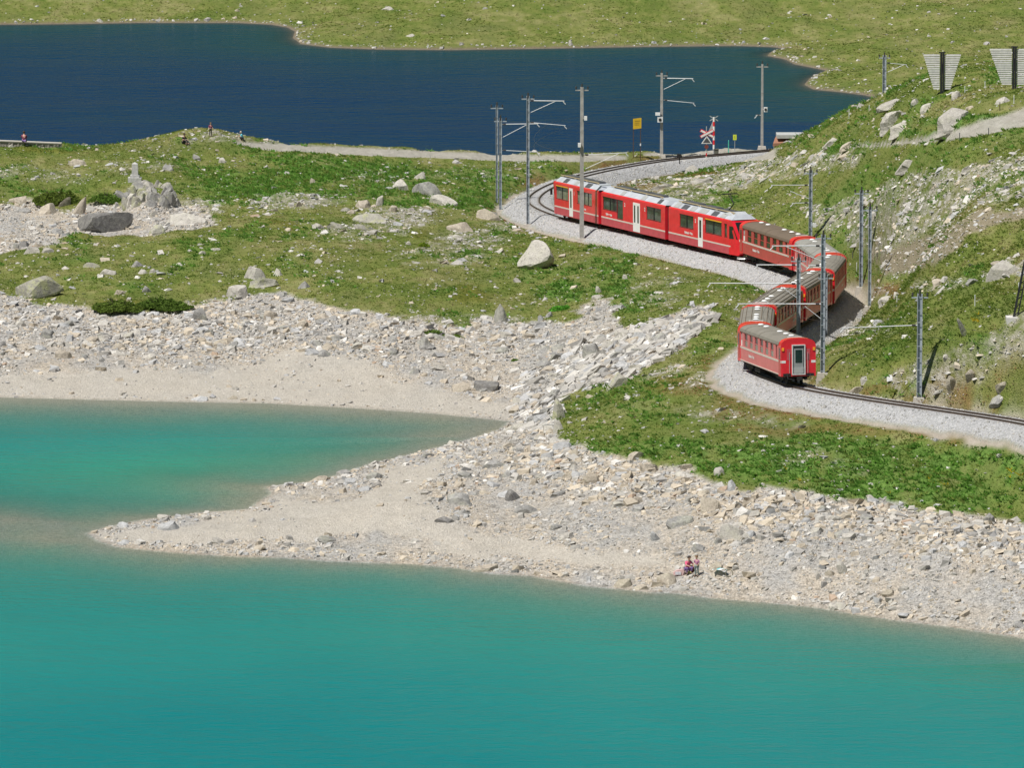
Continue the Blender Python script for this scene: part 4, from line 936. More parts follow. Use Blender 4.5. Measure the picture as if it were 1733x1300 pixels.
def make_coach(paint, roofm, ribs, winstyle):
    r0 = empty('passenger_coach', (0, 0, 0)); hl = CL/2; zs, zc, zt = .86, 3.12, 3.62; yy = 1.33
    W_ = [(5.95, .55, 'w'), (4.45, 1.05, 'n'), (2.75, 1.05, 'n'), (1.05, 1.05, 'n'), (-.65, 1.05, 'n'), (-2.35, 1.05, 'n'), (-4.05, 1.05, 'n'), (-5.5, .5, 'm')]
    holes = [(x-w_/2, x+w_/2, 2.0, 3.02) for x, w_, k in W_]
    mb = MB()
    for sg in (-1, 1): holed_wall(mb, -hl+.95, hl-.95, zs, zc, sg*yy, holes, .07, sg)
    mb.box((-hl+.95, -yy+.02, zs-.06), (hl-.95, yy-.02, zs-.002)); body = mb.build('body', paint, r0)
    # darker low edge and stripe
    for sg in (-1, 1):
        m2 = MB(); m2.box((-hl+.95, min(sg*yy, sg*(yy+.012)), 1.80), (hl-.95, max(sg*yy, sg*(yy+.012)), 1.95)); m2.build('stripe', CREAM, body)
        m2 = MB(); m2.box((-hl+.95, min(sg*yy, sg*(yy+.03)), zs-.01), (hl-.95, max(sg*yy, sg*(yy+.03)), zs+.05)); m2.build('sill', CREAM if paint is not RED3 else paint, body)
        for (x, w_, k), h in zip(W_, holes):
            yi = sg*(yy-.07)
            up = MB(); zc_ = 2.0 if k == 'm' else 2.50
            up.box((h[0], min(yi, yi-sg*.02), zc_), (h[1], max(yi, yi-sg*.02), 3.02)); wo = up.build('window', GREYP if k == 'w' else GLASS, r0)
            if k != 'm':
                lo = MB(); lo.box((h[0], min(yi, yi+sg*.02), 2.0), (h[1], max(yi, yi+sg*.02), 2.50)); lo.build('sash', WHITE if k == 'w' else (GLASS2 if winstyle else GLASSG), wo)
                bar = MB(); bar.box((h[0], min(yi+sg*.022, yi+sg*.045), 2.48), (h[1], max(yi+sg*.022, yi+sg*.045), 2.53)); bar.build('window_bar', paint, wo)
    # ends
    prof = [(-yy-.03, zs-.1)]+arch(yy+.03, zs, zc-.03, zt+.05)+[(yy+.03, zs-.1)]
    inn = [(-yy+.1, zs-.1)]+arch(yy-.1, zs, zc-.1, zt-.12)+[(yy-.1, zs-.1)]
    for sx in (-1, 1):
        a, b2 = sx*(hl-.95), sx*(hl-.12)
        m2 = MB(); n_ = len(prof)
        vs = [(a, p[0], p[1]) for p in prof]+[(b2, p[0], p[1]) for p in prof]
        m2.add(vs, [(k, k+1, k+1+n_, k+n_) for k in range(n_-1)]+[(n_-1, 0, n_, 2*n_-1), tuple(range(n_)), tuple(range(2*n_-1, n_-1, -1))]); end = m2.build('end_section', RED, r0)
        # recessed door bay each side, lighter seam
        for sg in (-1, 1):
            m3 = MB(); m3.box((min(a+sx*.06, a+sx*.66), min(sg*(yy+.032), sg*(yy+.045)), 1.0), (max(a+sx*.06, a+sx*.66), max(sg*(yy+.032), sg*(yy+.045)), 3.0)); dd = m3.build('door', RED3, end)
            m3 = MB(); m3.box((min(a+sx*.18, a+sx*.54), min(sg*(yy+.047), sg*(yy+.052)), 2.05), (max(a+sx*.18, a+sx*.54), max(sg*(yy+.047), sg*(yy+.052)), 2.9)); m3.build('door_window', GLASS, end)
            m3 = MB(); m3.box((min(b2, b2+sx*.01), min(sg*(yy-.33), sg*yy), 1.78), (max(b2, b2+sx*.01), max(sg*(yy-.33), sg*yy), 1.97)); m3.build('tail_panel', WHITE, end)
            m3 = MB(); m3.box((min(b2, b2+sx*.05), min(sg*(yy-.2), sg*(yy-.03)), 2.72), (max(b2, b2+sx*.05), max(sg*(yy-.2), sg*(yy-.03)), 2.95)); m3.build('end_lamp', ORG, end)
            m3 = MB(); m3.box((min(a+sx*.7, b2), min(sg*(yy+.032), sg*(yy+.04)), 1.78), (max(a+sx*.7, b2), max(sg*(yy+.032), sg*(yy+.04)), 1.97)); m3.build('stripe_end', WHITE, end)
            m3 = MB(); m3.tube((b2+sx*.06, sg*.72, 1.0), (b2+sx*.06, sg*.72, 2.6), .02, n_=6); m3.build('handrail', GREYP, end)
            m3 = MB(); m3.tube((b2+sx*.03, sg*.9, 1.0), (b2+sx*.3, sg*.9, .62), .035, n_=6).tube((b2+sx*.3, sg*.9, .62), (b2+sx*.34, sg*.4, .5), .035, n_=6); m3.build('brake_hose', BLACK, end)
            m3 = MB(); m3.box((min(b2, b2+sx*.012), min(sg*.60, sg*.90), 2.0), (max(b2, b2+sx*.012), max(sg*.60, sg*.90), 2.85)); m3.build('end_panel', REDLOW, end)
            m3 = MB(); m3.box((min(b2, b2+sx*.02), min(sg*.60, sg*1.2), .78), (max(b2, b2+sx*.02), max(sg*.60, sg*1.2), .98)); m3.build('dark_corner_plate', DK, end)  # dark plate across each lower corner of the end
        # gangway
        x0_, x1_ = b2, b2+sx*.1
        g_ = MB(); fr = .075
        for (ya, yb, za_, zb_) in ((-.52, -.52+fr, .95, 3.1), (.52-fr, .52, .95, 3.1), (-.52, .52, 3.1, 3.1+fr), (-.52, .52, .95-fr, .95)):
            g_.box((min(x0_, x1_), ya, za_), (max(x0_, x1_), yb, zb_))
        gw = g_.build('gangway', ALU_, r0)
        g_ = MB(); g_.box((min(x0_, x0_+sx*.03), -.445, .95), (max(x0_, x0_+sx*.03), .445, 3.09)); g_.build('recess_shade_panel', DKG, gw)  # dark grey panel paints the shaded recess round the end door
        g_ = MB(); g_.box((min(x0_+sx*.03, x0_+sx*.06), -.36, .95), (max(x0_+sx*.03, x0_+sx*.06), .36, 2.86)); g_.build('end_door', simple('end_door_paint', (.30, .32, .32), .5), gw)
        g_ = MB(); g_.box((min(x0_+sx*.06, x0_+sx*.075), -.27, 1.80), (max(x0_+sx*.06, x0_+sx*.075), .25, 2.78)); g_.build('end_door_window', GLASS, gw)
        g_ = MB(); g_.box((min(x0_+sx*.06, x0_+sx*.09), -.38, 1.0), (max(x0_+sx*.06, x0_+sx*.09), .38, 1.45)); g_.build('footplate', GREYP, gw)
        g_ = MB(); g_.tube((b2, 0, .62), (b2+sx*.38, 0, .62), .09).box((min(b2+sx*.3, b2+sx*.4), -.2, .5), (max(b2+sx*.3, b2+sx*.4), .2, .74)); g_.build('coupler', DK, r0)
    # roof
    rp = arch(yy+.05, zs, zc, zt); n_ = len(rp); m2 = MB()
    vs = [(-hl+.9, p[0], p[1]) for p in rp]+[(hl-.9, p[0], p[1]) for p in rp]
    m2.add(vs, [(k, k+n_, k+1+n_, k+1) for k in range(n_-1)]+[(0, n_-1, 2*n_-1, n_)]); rf = m2.build('roof', roofm, r0)
    if ribs:
        for k in range(1, n_-1):
            y_, z_ = rp[k]; m3 = MB(); m3.box((-hl+.92, y_-.02, z_-.02), (hl-.92, y_+.02, z_+.035)); m3.build('roof_rib', ROOFB if ribs > 1 else roofm, rf)
    else:
        m3 = MB(); rq = arch(yy+.06, zs, zc+.01, zt+.018)
        vs = [(-.03, p[0], p[1]) for p in rq]+[(.03, p[0], p[1]) for p in rq]; m3.add(vs, [(k, k+n_, k+1+n_, k+1) for k in range(n_-1)]); m3.build('roof_seam', ROOFB, rf)
    for x in (-4.9, -3.2, -1.2, 3.2, 5.0):
        m3 = MB(); m3.tube((x, 0, zt-.05), (x, 0, zt+.05), .10, n_=10).tube((x, 0, zt+.05), (x, 0, zt+.13), .24, .16, n_=12); m3.build('roof_vent', WHITE, rf)
    m3 = MB(); m3.box((-hl+1.3, -.55, zt-.02), (-hl+1.42, .55, zt+.05)); m3.build('roof_bar', WHITE, rf)
    u_ = MB(); u_.box((-hl+.5, -.95, .62), (hl-.5, .95, zs-.07)).box((-2.4, -1.15, .35), (-.8, -.6, .66)).box((.6, .6, .35), (2.2, 1.15, .66)); u_.build('underframe', DK, r0)
    bogie(r0, -4.9); bogie(r0, 4.9)
    for sg in (-1, 1): put_text(TXT, 2.3*(-1 if sg < 0 else 1)*-1 if False else (2.6), 1.32, sg, body)
    return r0
def copy_tree(o, parent=None):
    c = o.copy(); COL.objects.link(c); c.parent = parent
    for ch in o.children: copy_tree(ch, c)
    return c
def place(o, s0, s1):
    """vehicle between two arc lengths; local +x points towards the far end"""
    a = track(s0); b_ = track(s1); d = b_-a; m_ = (a+b_)/2; inn = (track((s0+s1)/2)-m_); m_ = m_+inn*.5
    o.location = m_; o.rotation_euler = (0, -math.atan2(d[2], math.hypot(d[0], d[1])), math.atan2(d[1], d[0]))
s_end = track_s_at_Y(538.3)
# the track bends back on itself nowhere in depth, so the distance fixes the place on it
tA = make_coach(RED2, ROOFG, 0, 1); tB = make_coach(RED2, ROOFG, 2, 1); tC = make_coach(RED3, ROOFB, 0, 0); tD = make_coach(RED2, ROOFP, 0, 1)
CO = [(tA, 'last red coach with its grey end door facing the lake'), (tB, 'second coach from the rear, ribbed grey roof seen end on'), (copy_tree(tB), 'third coach from the rear in the bend with sunless right side'),
      (copy_tree(tB), 'fourth coach from the rear behind the twin pylons'), (copy_tree(tA), 'grey-roofed coach at the outermost point of the right-hand bend'),
      (tD, 'pale-roofed coach turning back towards the railcar'), (tC, 'dark red brown-roofed coach coupled to the railcar')]
PITCHC = 14.78; s = s_end
for o, lab in CO:
    place(o, s, s+CL); tag(o, lab, 'train coach', 'red passenger coaches of the train'); s += PITCHC
# railcar: three articulated bodies
def make_unit(kind, par, L, txt):
    """x runs towards the far end; kind: 'C' cab at -x, 'B' middle, 'A' cab at +x"""
    hl = L/2; zs, zc = .42, 3.42; yy = 1.325
    e0 = 1.9 if kind == 'C' else .1; e1 = 1.0 if kind == 'A' else .1
    xa, xb = -hl+e0, hl-e1
    X = lambda f: hl-f*L     # fraction from the far end
    if kind == 'C': wins = [(.17, .37, 2), (.54, .775, 2)]; doors = [(.44, .505, 1)]; yb = [(.54, .775)]; nums = [(.40, N2), (.525, N1_)]; tx = .30
    if kind == 'B': wins = [(.03, .25, 2), (.25, .345, 1), (.71, .93, 2)]; doors = [(.505, .61, 2)]; yb = []; nums = [(.375, N2), (.685, N2)]; tx = .125
    if kind == 'A': wins = [(.10, .36, 2), (.55, .86, 4)]; doors = [(.385, .46, 1)]; yb = [(.1, .36)]; nums = [(.49, N1_)]; tx = .68
    if kind == 'C': wins = wins+[(.815, .85, 1)]
    zw = (1.95, 3.08); hol = []
    for f0, f1, n_ in wins:
        hol.append((X(f1), X(f0), 1.35 if (kind == 'B' and n_ == 1) else zw[0], zw[1]))
    body = MB()
    for sg in (-1, 1): holed_wall(body, xa, xb, zs, zc, sg*yy, hol, .05, sg)
    body.add([(xa, -yy, zs), (xa, yy, zs), (xa, yy, zc), (xa, -yy, zc), (xb, -yy, zs), (xb, yy, zs), (xb, yy, zc), (xb, -yy, zc)], [(0, 1, 2, 3), (7, 6, 5, 4), (0, 4, 5, 1)])
    # shoulder
    for sg in (-1, 1): body.add([(xa, sg*yy, zc), (xb, sg*yy, zc), (xb, sg*(yy-.1), zc+.13), (xa, sg*(yy-.1), zc+.13)], [(0, 1, 2, 3)])
    if kind == 'C':
        pr = [(xa, zc+.13), (xa-.55, zc+.02), (xa-1.55, 2.0), (xa-1.9, 1.45), (xa-1.95, .75), (xa-1.6, .42), (xa, .42)]
    if kind == 'A':
        pr = [(xb, zc+.13), (xb+.5, zc-.0), (xb+.85, 2.0), (xb+1.0, 1.4), (xb+1.0, .7), (xb+.8, .42), (xb, .42)]
    if kind in 'CA':
        n_ = len(pr); wd = [yy, yy-.04, yy-.22, yy-.32, yy-.34, yy-.2, yy]
        vs = [(p[0], -w_, p[1]) for p, w_ in zip(pr, wd)]+[(p[0], w_, p[1]) for p, w_ in zip(pr, wd)]
        body.add(vs, [(k, (k+1) % n_, (k+1) % n_+n_, k+n_) for k in range(n_)]+[tuple(range(n_)), tuple(range(2*n_-1, n_-1, -1))])
    bo = body.build('car_body', RED, par)
    for sg in (-1, 1):
        for i_, (h, (f0, f1, n_)) in enumerate(zip(hol, wins)):
            yi = sg*(yy-.05); m2 = MB(); m2.box((h[0], min(yi, yi-sg*.02), h[2]), (h[1], max(yi, yi-sg*.02), h[3])); wo = m2.build('window', GLASSG if kind != 'A' else GLASS2, bo)
            for q_ in range(1, n_ + (1 if n_ > 1 else 0)):
                if q_ >= n_ and n_ > 1: break
                xm = h[0]+(h[1]-h[0])*q_/max(n_, 1); m2 = MB(); m2.box((xm-.06, min(yi, yi+sg*.045), h[2]), (xm+.06, max(yi, yi+sg*.045), h[3])); m2.build('mullion', BLACK, bo)
            m2 = MB(); m2.box((h[0], min(yi, yi+sg*.012), h[3]-.34), (h[1], max(yi, yi+sg*.012), h[3])); m2.build('upper_pane', GLASS if kind != 'A' else GLASSG, bo)
            for zz in (h[2]-.05, h[3]):
                m2 = MB(); m2.box((h[0]-.05, min(sg*yy, sg*(yy+.009)), zz), (h[1]+.05, max(sg*yy, sg*(yy+.009)), zz+.05)); m2.build('window_frame', BLACK, bo)
        for f0, f1 in yb:
            m2 = MB(); m2.box((X(f1), min(sg*yy, sg*(yy+.012)), 3.13), (X(f0), max(sg*yy, sg*(yy+.012)), 3.22)); m2.build('first_class_band', YEL_, bo)
        for f0, f1, n_ in doors:
            m2 = MB(); m2.box((X(f1), min(sg*yy, sg*(yy+.025)), .5), (X(f0), max(sg*yy, sg*(yy+.025)), 3.2)); m2.build('door', GREYP if False else WHITE, bo)
            wx = X(f0)-X(f1)
            for k in range(n_):
                c = X(f1)+wx*(k+.5)/n_; hw_ = .16 if n_ == 2 else .22
                m2 = MB(); m2.box((c-hw_, min(sg*(yy+.025), sg*(yy+.035)), 1.35), (c+hw_, max(sg*(yy+.025), sg*(yy+.035)), 2.95)); m2.build('door_window', GLASS, bo)
        segs = []; dcut = sorted([(X(f1), X(f0)) for f0, f1, n_ in doors]); cur = xa-(1.5 if kind == 'C' else 0)*0
        for a, b_ in dcut+[(xb, xb)]:
            m2 = MB(); m2.box((cur, min(sg*yy, sg*(yy+.012)), 1.10), (a, max(sg*yy, sg*(yy+.012)), 1.23)); m2.build('stripe', CREAM, bo)
            m2 = MB(); m2.box((cur, min(sg*yy, sg*(yy+.008)), .44), (a, max(sg*yy, sg*(yy+.008)), 1.10)); m2.build('lower_panel', REDLOW, bo)
            cur = b_
        for f, me in nums: put_text(me, X(f), 2.62, sg, bo, yy+.012)
        put_text(txt, X(tx), 1.42, sg, bo, yy+.012)
        if kind == 'C':
            m2 = MB(); y1, y2 = sg*(yy+.005), sg*(yy-.19); m2.add([(xa-.05, sg*(yy+.006), 3.0), (xa-.05, sg*(yy+.006), 1.85), (xa-1.5, sg*(yy-.195), 1.9), (xa-.75, sg*(yy-.055), 3.0)], [(0, 1, 2, 3)]); m2.build('cab_side_window', GLASS, bo)
            m2 = MB(); m2.tube((xa-1.92, sg*.75, 1.28), (xa-1.99, sg*.75, 1.28), .13, n_=12); m2.build('headlight', DKG, bo)
            m2 = MB(); m2.add([(xa-1.62, sg*(yy-.235), 1.24), (xa-.0, sg*(yy+.006), 1.23), (xa-.0, sg*(yy+.006), 1.10), (xa-1.85, sg*(yy-.315), 1.10)], [(0, 1, 2, 3)]); m2.build('stripe', CREAM, bo)
        if kind == 'A':
            m2 = MB(); m2.add([(xb+.1, sg*(yy+.004), 3.1), (xb+.1, sg*(yy+.004), 1.2), (xb+.55, sg*(yy-.1), 1.3), (xb+.35, sg*(yy-.03), 3.1)], [(0, 1, 2, 3)]); m2.build('cab_side_window', GLASS, bo)
            m2 = MB(); m2.box((xb+.55, min(sg*(yy+.02), sg*(yy+.22)), 2.2), (xb+.7, max(sg*(yy+.02), sg*(yy+.22)), 2.75)); m2.build('mirror', BLACK, bo)
    if kind == 'C':
        m2 = MB(); m2.add([(xa-.62, -1.0, zc-.09), (xa-.62, 1.0, zc-.09), (xa-1.52, .9, 2.06), (xa-1.52, -.9, 2.06)], [(0, 1, 2, 3)])
        for v_ in range(4): m2.v[v_] = (m2.v[v_][0]-.03, m2.v[v_][1], m2.v[v_][2]+.02)
        m2.build('windscreen', GLASS, bo)
        m2 = MB(); m2.add([(xa-1.5, -1.2, .3), (xa-1.5, 1.2, .3), (xa-2.25, .0, .3), (xa-1.5, -1.2, .12), (xa-1.5, 1.2, .12), (xa-2.4, 0, .12)], [(0, 1, 2), (3, 5, 4), (0, 3, 5, 2), (2, 5, 4, 1), (0, 1, 4, 3)]); m2.build('snow_plough', GREYP, bo)
    # roof: silver fairings each side, dark boxes between
    m2 = MB()
    ra, rb = xa-(.35 if kind == 'C' else -.15), xb-.15
    for sg in (-1, 1): m2.add([(ra, sg*(yy-.11), zc+.12), (rb, sg*(yy-.11), zc+.12), (rb, sg*.72, 3.95), (ra+.3, sg*.72, 3.95)], [(0, 1, 2, 3)])
    m2.add([(ra+.3, -.72, 3.95), (rb, -.72, 3.95), (rb, .72, 3.95), (ra+.3, .72, 3.95), (ra, -yy+.11, zc+.12), (ra, yy-.11, zc+.12), (rb, -yy+.11, zc+.12), (rb, yy-.11, zc+.12)], [(0, 1, 2, 3), (4, 0, 3, 5), (6, 7, 2, 1)])
    rf = m2.build('roof', SILV, par)
    fs_ = {'C': [(.06, .13, 0), (.17, .25, 1), (.29, .36, 0), (.42, .53, 0), (.60, .68, 1), (.73, .80, 0)], 'B': [(.28, .33, 0), (.60, .66, 0), (.85, .9, 1)], 'A': [(.22, .30, 1), (.45, .52, 0), (.68, .78, 1)]}[kind]
    for f0, f1, dk in fs_:
        for sg in (-1, 1):
            m3 = MB(); yo, zo = sg*(yy-.14), zc+.17; y1, z1 = sg*.78, 3.93; x0_, x1_ = X(f1), X(f0)
            m3.add([(x0_, yo, zo+.02), (x1_, yo, zo+.02), (x1_, y1, z1+.02), (x0_, y1, z1+.02), (x0_, yo, zo-.02), (x1_, yo, zo-.02), (x1_, y1, z1-.03), (x0_, y1, z1-.03)], [(0, 1, 2, 3), (0, 4, 5, 1), (1, 5, 6, 2), (2, 6, 7, 3), (3, 7, 4, 0)])
            m3.build('roof_hatch', DKG if dk else GREYP, rf)
    m3 = MB()
    for f0, f1 in ((.08, .3), (.36, .55), (.6, .78)): m3.box((X(f1), -.45, 3.95), (X(f0), .5, 4.12))
    m3.build('roof_equipment', DKG, rf)
    m3 = MB(); m3.tube((X(.86), .58, 4.10), (X(.05), .58, 4.10), .045, n_=6)
    for f in (.1, .35, .6, .84): m3.tube((X(f), .58, 3.94), (X(f), .58, 4.1), .05, n_=6)
    m3.build('roof_pipe', BRONZE, rf)
    if kind == 'C':
        px = X(.70)
        m3 = MB(); m3.box((px-.7, -.55, 3.96), (px+.7, .55, 4.02)); pg = m3.build('pantograph_base', DK, rf)
        m3 = MB(); m3.tube((px+.3, 0, 4.05), (px-.9, 0, 4.75), .05, n_=6).tube((px-.9, 0, 4.75), (px+.1, -.1, 5.6), .035, n_=6).tube((px-.9, 0, 4.75), (px+.1, .1, 5.6), .035, n_=6)
        m3.tube((px+.1, -.75, 5.62), (px+.1, .75, 5.62), .035, n_=6).tube((px-.15, -.75, 5.6), (px-.15, .75, 5.6), .03, n_=6).tube((px+.1, -.75, 5.62), (px+.05, -.95, 5.45), .03, n_=6).tube((px+.1, .75, 5.62), (px+.05, .95, 5.45), .03, n_=6)
        m3.build('pantograph', DK, rf)
        m3 = MB(); m3.add([(ra-.1, -.9, zc+.14), (ra-.1, .9, zc+.14), (ra+1.6, .8, 4.12), (ra+1.6, -.8, 4.12), (ra+2.4, .9, 3.98), (ra+2.4, -.9, 3.98)], [(0, 1, 2, 3), (3, 2, 4, 5), (0, 3, 5), (1, 4, 2)]); m3.build('cab_fairing', simple('silver_fairing', (.58, .60, .62), .35, .2), rf)
    u_ = MB(); u_.box((xa+.3, -1.05, .5), (xb-.3, 1.05, .8)).box((-1.8, -1.1, .22), (1.8, 1.1, .5)); u_.build('underframe', DK, par)
    bogie(par, -hl+2.6); bogie(par, hl-2.6)
UL = 16.2
car = empty('electric_railcar', track(s+UL*1.5)); tag(car, 'bright red three-part electric railcar with silver roof and raised pantograph', 'railcar')
CARV = car
bpy.context.view_layer.update()
for kk, (kind, txt) in enumerate((('C', TXT), ('B', TXT2), ('A', TXT3))):
    tmp = empty('tmp', (0, 0, 0)); n0 = set(COL.objects)
    make_unit(kind, tmp, UL-.40, txt)
    place(tmp, s, s+UL-.40); bpy.context.view_layer.update(); mw = tmp.matrix_basis.copy()
    inv = Matrix.Translation(car.location).inverted()
    for ch in list(tmp.children): ch.parent = car; ch.matrix_basis = inv @ mw
    bpy.data.objects.remove(tmp)
    if kk < 2:   # gangway between the bodies
        a = track(s+UL-.5); b_ = track(s+UL+.1); dd = Vector(b_-a).normalized(); nn = Vector((-dd.y, dd.x, 0)).normalized(); A_ = Vector(a)-dd*.1; B_ = Vector(b_)+dd*.1
        mb = MB(); vs = []
        for P_ in (A_, B_):
            for y_, z_ in ((-1.1, .9), (1.1, .9), (1.1, 3.5), (-1.1, 3.5)): vs.append(P_+nn*y_+Vector((0, 0, z_))-Vector(car.location))
        mb.add(vs, [(0, 1, 2, 3), (7, 6, 5, 4), (0, 4, 5, 1), (1, 5, 6, 2), (2, 6, 7, 3), (3, 7, 4, 0)]); mb.build('gangway', BLACK, car)
    s += UL

# ------------------------------------------------------------------ catenary pylons
GALV = simple('galvanised_steel', (.36, .40, .44), .55, 0, .15, 2); WEATH = simple('weathered_concrete_post', (.36, .35, .33), .8, 0, .2, 3); ALU = simple('aluminium_tube', (.66, .67, .68), .5, .0, .08)
INSU = simple('dark_insulator', (.05, .045, .045), .4, 0, .2); CONC = simple('concrete', (.46, .43, .38), .9, 0, .15, 3); BOXW = simple('white_box', (.75, .76, .76), .5)
def pylon(u, vb, vt, label, arms=(), mat=GALV, Y=None, wid=.26, found=True, boxes=(), caps=3, hbeam=True, base_h=.5):
    P = hit(u, vb) if Y is None else PY(u, vb, Y)
    d = ray(u, vt); zt_ = CH+d[2]*P[1]/d[1]; H_ = zt_-P[2]; r0 = empty('catenary_pylon', tuple(P)); tag(r0, label, 'pylon', 'catenary pylons along the railway')
    Lz = lambda v: CH+ray(u, v)[2]*P[1]/ray(u, v)[1]-P[2]; Lx = lambda uu, v: PY(uu, v, P[1])[0]-P[0]
    m = MB(); w_ = wid/2
    if hbeam:
        m.box((-w_, -w_, -.6), (-w_+.03, w_, H_)).box((w_-.03, -w_, -.6), (w_, w_, H_)).box((-w_+.03, -.012, -.6), (w_-.03, .012, H_))
        for k in range(int(H_/.9)): m.box((-w_+.03, -w_+.01, .5+k*.9), (w_-.03, -w_+.03, .56+k*.9))
    else: m.add([(-w_, -w_, -.6), (w_, -w_, -.6), (w_, w_, -.6), (-w_, w_, -.6), (-w_*.7, -w_*.7, H_), (w_*.7, -w_*.7, H_), (w_*.7, w_*.7, H_), (-w_*.7, w_*.7, H_)], [(0, 3, 2, 1), (4, 5, 6, 7), (0, 1, 5, 4), (1, 2, 6, 5), (2, 3, 7, 6), (3, 0, 4, 7)])
    m.build('post', mat, r0)
    if found:
        m = MB(); m.add([(-.55, -.55, -.8), (.55, -.55, -.8), (.55, .55, -.8), (-.55, .55, -.8), (-.38, -.38, base_h*.4), (.38, -.38, base_h*.4), (.38, .38, base_h*.4), (-.38, .38, base_h*.4)], [(0, 3, 2, 1), (4, 5, 6, 7), (0, 1, 5, 4), (1, 2, 6, 5), (2, 3, 7, 6), (3, 0, 4, 7)]); m.build('foundation', CONC, r0)
    # head: cross bar with pin insulators
    m = MB(); m.box((-.62, -.05, H_-.35), (.62, .05, H_-.25)); hb = m.build('crossbar', mat, r0)
    for x_ in (-.55, 0, .55)[:caps]:
        m = MB(); m.tube((x_, 0, H_-.25), (x_, 0, H_-.08), .04, n_=6).tube((x_, 0, H_-.12), (x_, 0, H_+.08+(.25 if x_ == 0 else 0)), .09, .06, n_=8); m.build('insulator', INSU, hb)
    for a in arms:
        if a[0] == 'arm':
            _, v0, u1, v1, r1 = a; z0_, z1_, x1_ = Lz(v0), Lz(v1), Lx(u1, v1); m = MB(); sg = 1 if x1_ > 0 else -1
            m.tube((sg*w_, 0, z0_), (x1_, -.1, z1_), r1, r1*.8, 8); am = m.build('cantilever_arm', ALU, r0)
            m = MB(); m.tube((x1_-sg*.12, -.1, z1_-.05), (x1_+sg*.12, -.1, z1_-.32), .045, n_=6); m.build('wire_clamp', ALU, am)
            m = MB(); m.tube((sg*(w_+.12), 0, z0_-.002), (sg*(w_+.40), 0, z0_), .08, n_=8); m.build('insulator', INSU, am)
        else:
            _, u0, v0, u1, v1 = a; m = MB(); m.tube((Lx(u0, v0), 0, Lz(v0)), (Lx(u1, v1), -.08, Lz(v1)), .032, n_=6); m.build('strut', ALU, r0)
    for (bu, bv, bw, bh, dk) in boxes:
        x_, z_ = Lx(bu, bv), Lz(bv); sc = P[1]/12000; m = MB(); m.box((x_-bw*sc/2, -w_-.32, z_-bh*sc/2), (x_+bw*sc/2, -w_-.05, z_+bh*sc/2)); bx_ = m.build('signal_box', BOXW, r0)
        m = MB(); m.box((min(x_, 0), -w_-.1, z_-.04), (max(x_, 0), -w_-.02, z_+.04)); m.build('bracket', mat, r0)
        if dk: m = MB(); m.tube((x_, -w_-.32, z_), (x_, -w_-.36, z_), bh*sc*.28, n_=12); m.build('signal_disc', BLACK, bx_)
    return r0
pylon(841, 343, 178, 'thinner rear post of the pylon pair at the left curve', (), GALV, wid=.22, found=False)
pylon(847, 358, 200, 'front post with two arms of the pylon pair at the left curve', [('arm', 210, 911, 209, .05), ('diag', 848, 233.5, 891, 211), ('arm', 254, 911, 257, .035)], GALV, wid=.28)
pylon(893.5, 383, 162, 'pylon with two long right-hand arms standing in the ballast of the left curve', [('arm', 170, 955, 170.5, .055), ('diag', 896, 191, 940, 171), ('arm', 207, 957, 212, .04)], GALV, wid=.30, boxes=[])
pylon(984.5, 407, 147, 'tallest weathered pylon directly in front of the railcar', [('arm', 262, 1061, 258, .04), ('diag', 990, 286, 1048, 259)], WEATH, wid=.42, boxes=[(991, 199, 5, 7, 0), (980.5, 244.5, 5, 7, 0)], hbeam=False)
pylon(1119.5, 264, 123, 'pylon with white signal boxes beyond the curve', [('arm', 132, 1173, 132.5, .055), ('diag', 1121, 152, 1160, 133), ('arm', 169, 1175, 174, .035)], WEATH, wid=.34, boxes=[(1113, 192, 8, 5, 0), (1117, 201.5, 9, 9, 1)], hbeam=False)
pylon(1289.5, 250, 108, 'slim pylon beside the level crossing with one white box', [('arm', 194.5, 1279, 194.5, .03)], WEATH, wid=.3, boxes=[(1295.5, 184.5, 6, 8, 1)], hbeam=False, Y=752)
pylon(1496, 232, 93, 'far pylon rising from behind the ridge', [('arm', 106, 1535, 109, .03), ('diag', 1499, 123, 1530, 109), ('arm', 145, 1508, 145, .04)], GALV, Y=778, wid=.4, found=False)
pylon(1371.5, 412, 288, 'pylon in the grass behind the first coach', [('arm', 313, 1305, 313, .035), ('diag', 1371, 337, 1337, 323), ('arm', 343, 1340, 343.5, .035)], GALV, wid=.32, boxes=[(1378, 380, 6, 7, 0)])
pylon(1457, 490, 322, 'left of the two bare pylons right of the coach bend', (), GALV, wid=.32)
pylon(1471.5, 522, 350, 'right of the two bare pylons right of the coach bend', (), GALV, wid=.26)
pylon(1351, 577, 436, 'pylon standing between the coaches of the S-bend', [('arm', 448.5, 1280, 448, .055), ('arm', 480, 1200, 479, .05), ('diag', 1350, 505, 1322, 485)], GALV, wid=.32)
pylon(1397, 566, 465, 'short rear post beside the big double-armed pylon', (), GALV, wid=.28, found=False)
pylon(1392, 640, 397, 'big pylon with two long left arms beside the last coach', [('arm', 416, 1306, 416, .05), ('arm', 514.5, 1248, 514, .05), ('diag', 1391, 541, 1362, 518), ('diag', 1390, 442, 1330, 417), ('arm', 449, 1368, 449, .04)], GALV, wid=.34, base_h=1)
pylon(1555.5, 678, 497, 'pylon with one long left arm on the bank above the rails', [('arm', 550.5, 1425, 555, .04)], GALV, wid=.38, base_h=.6)

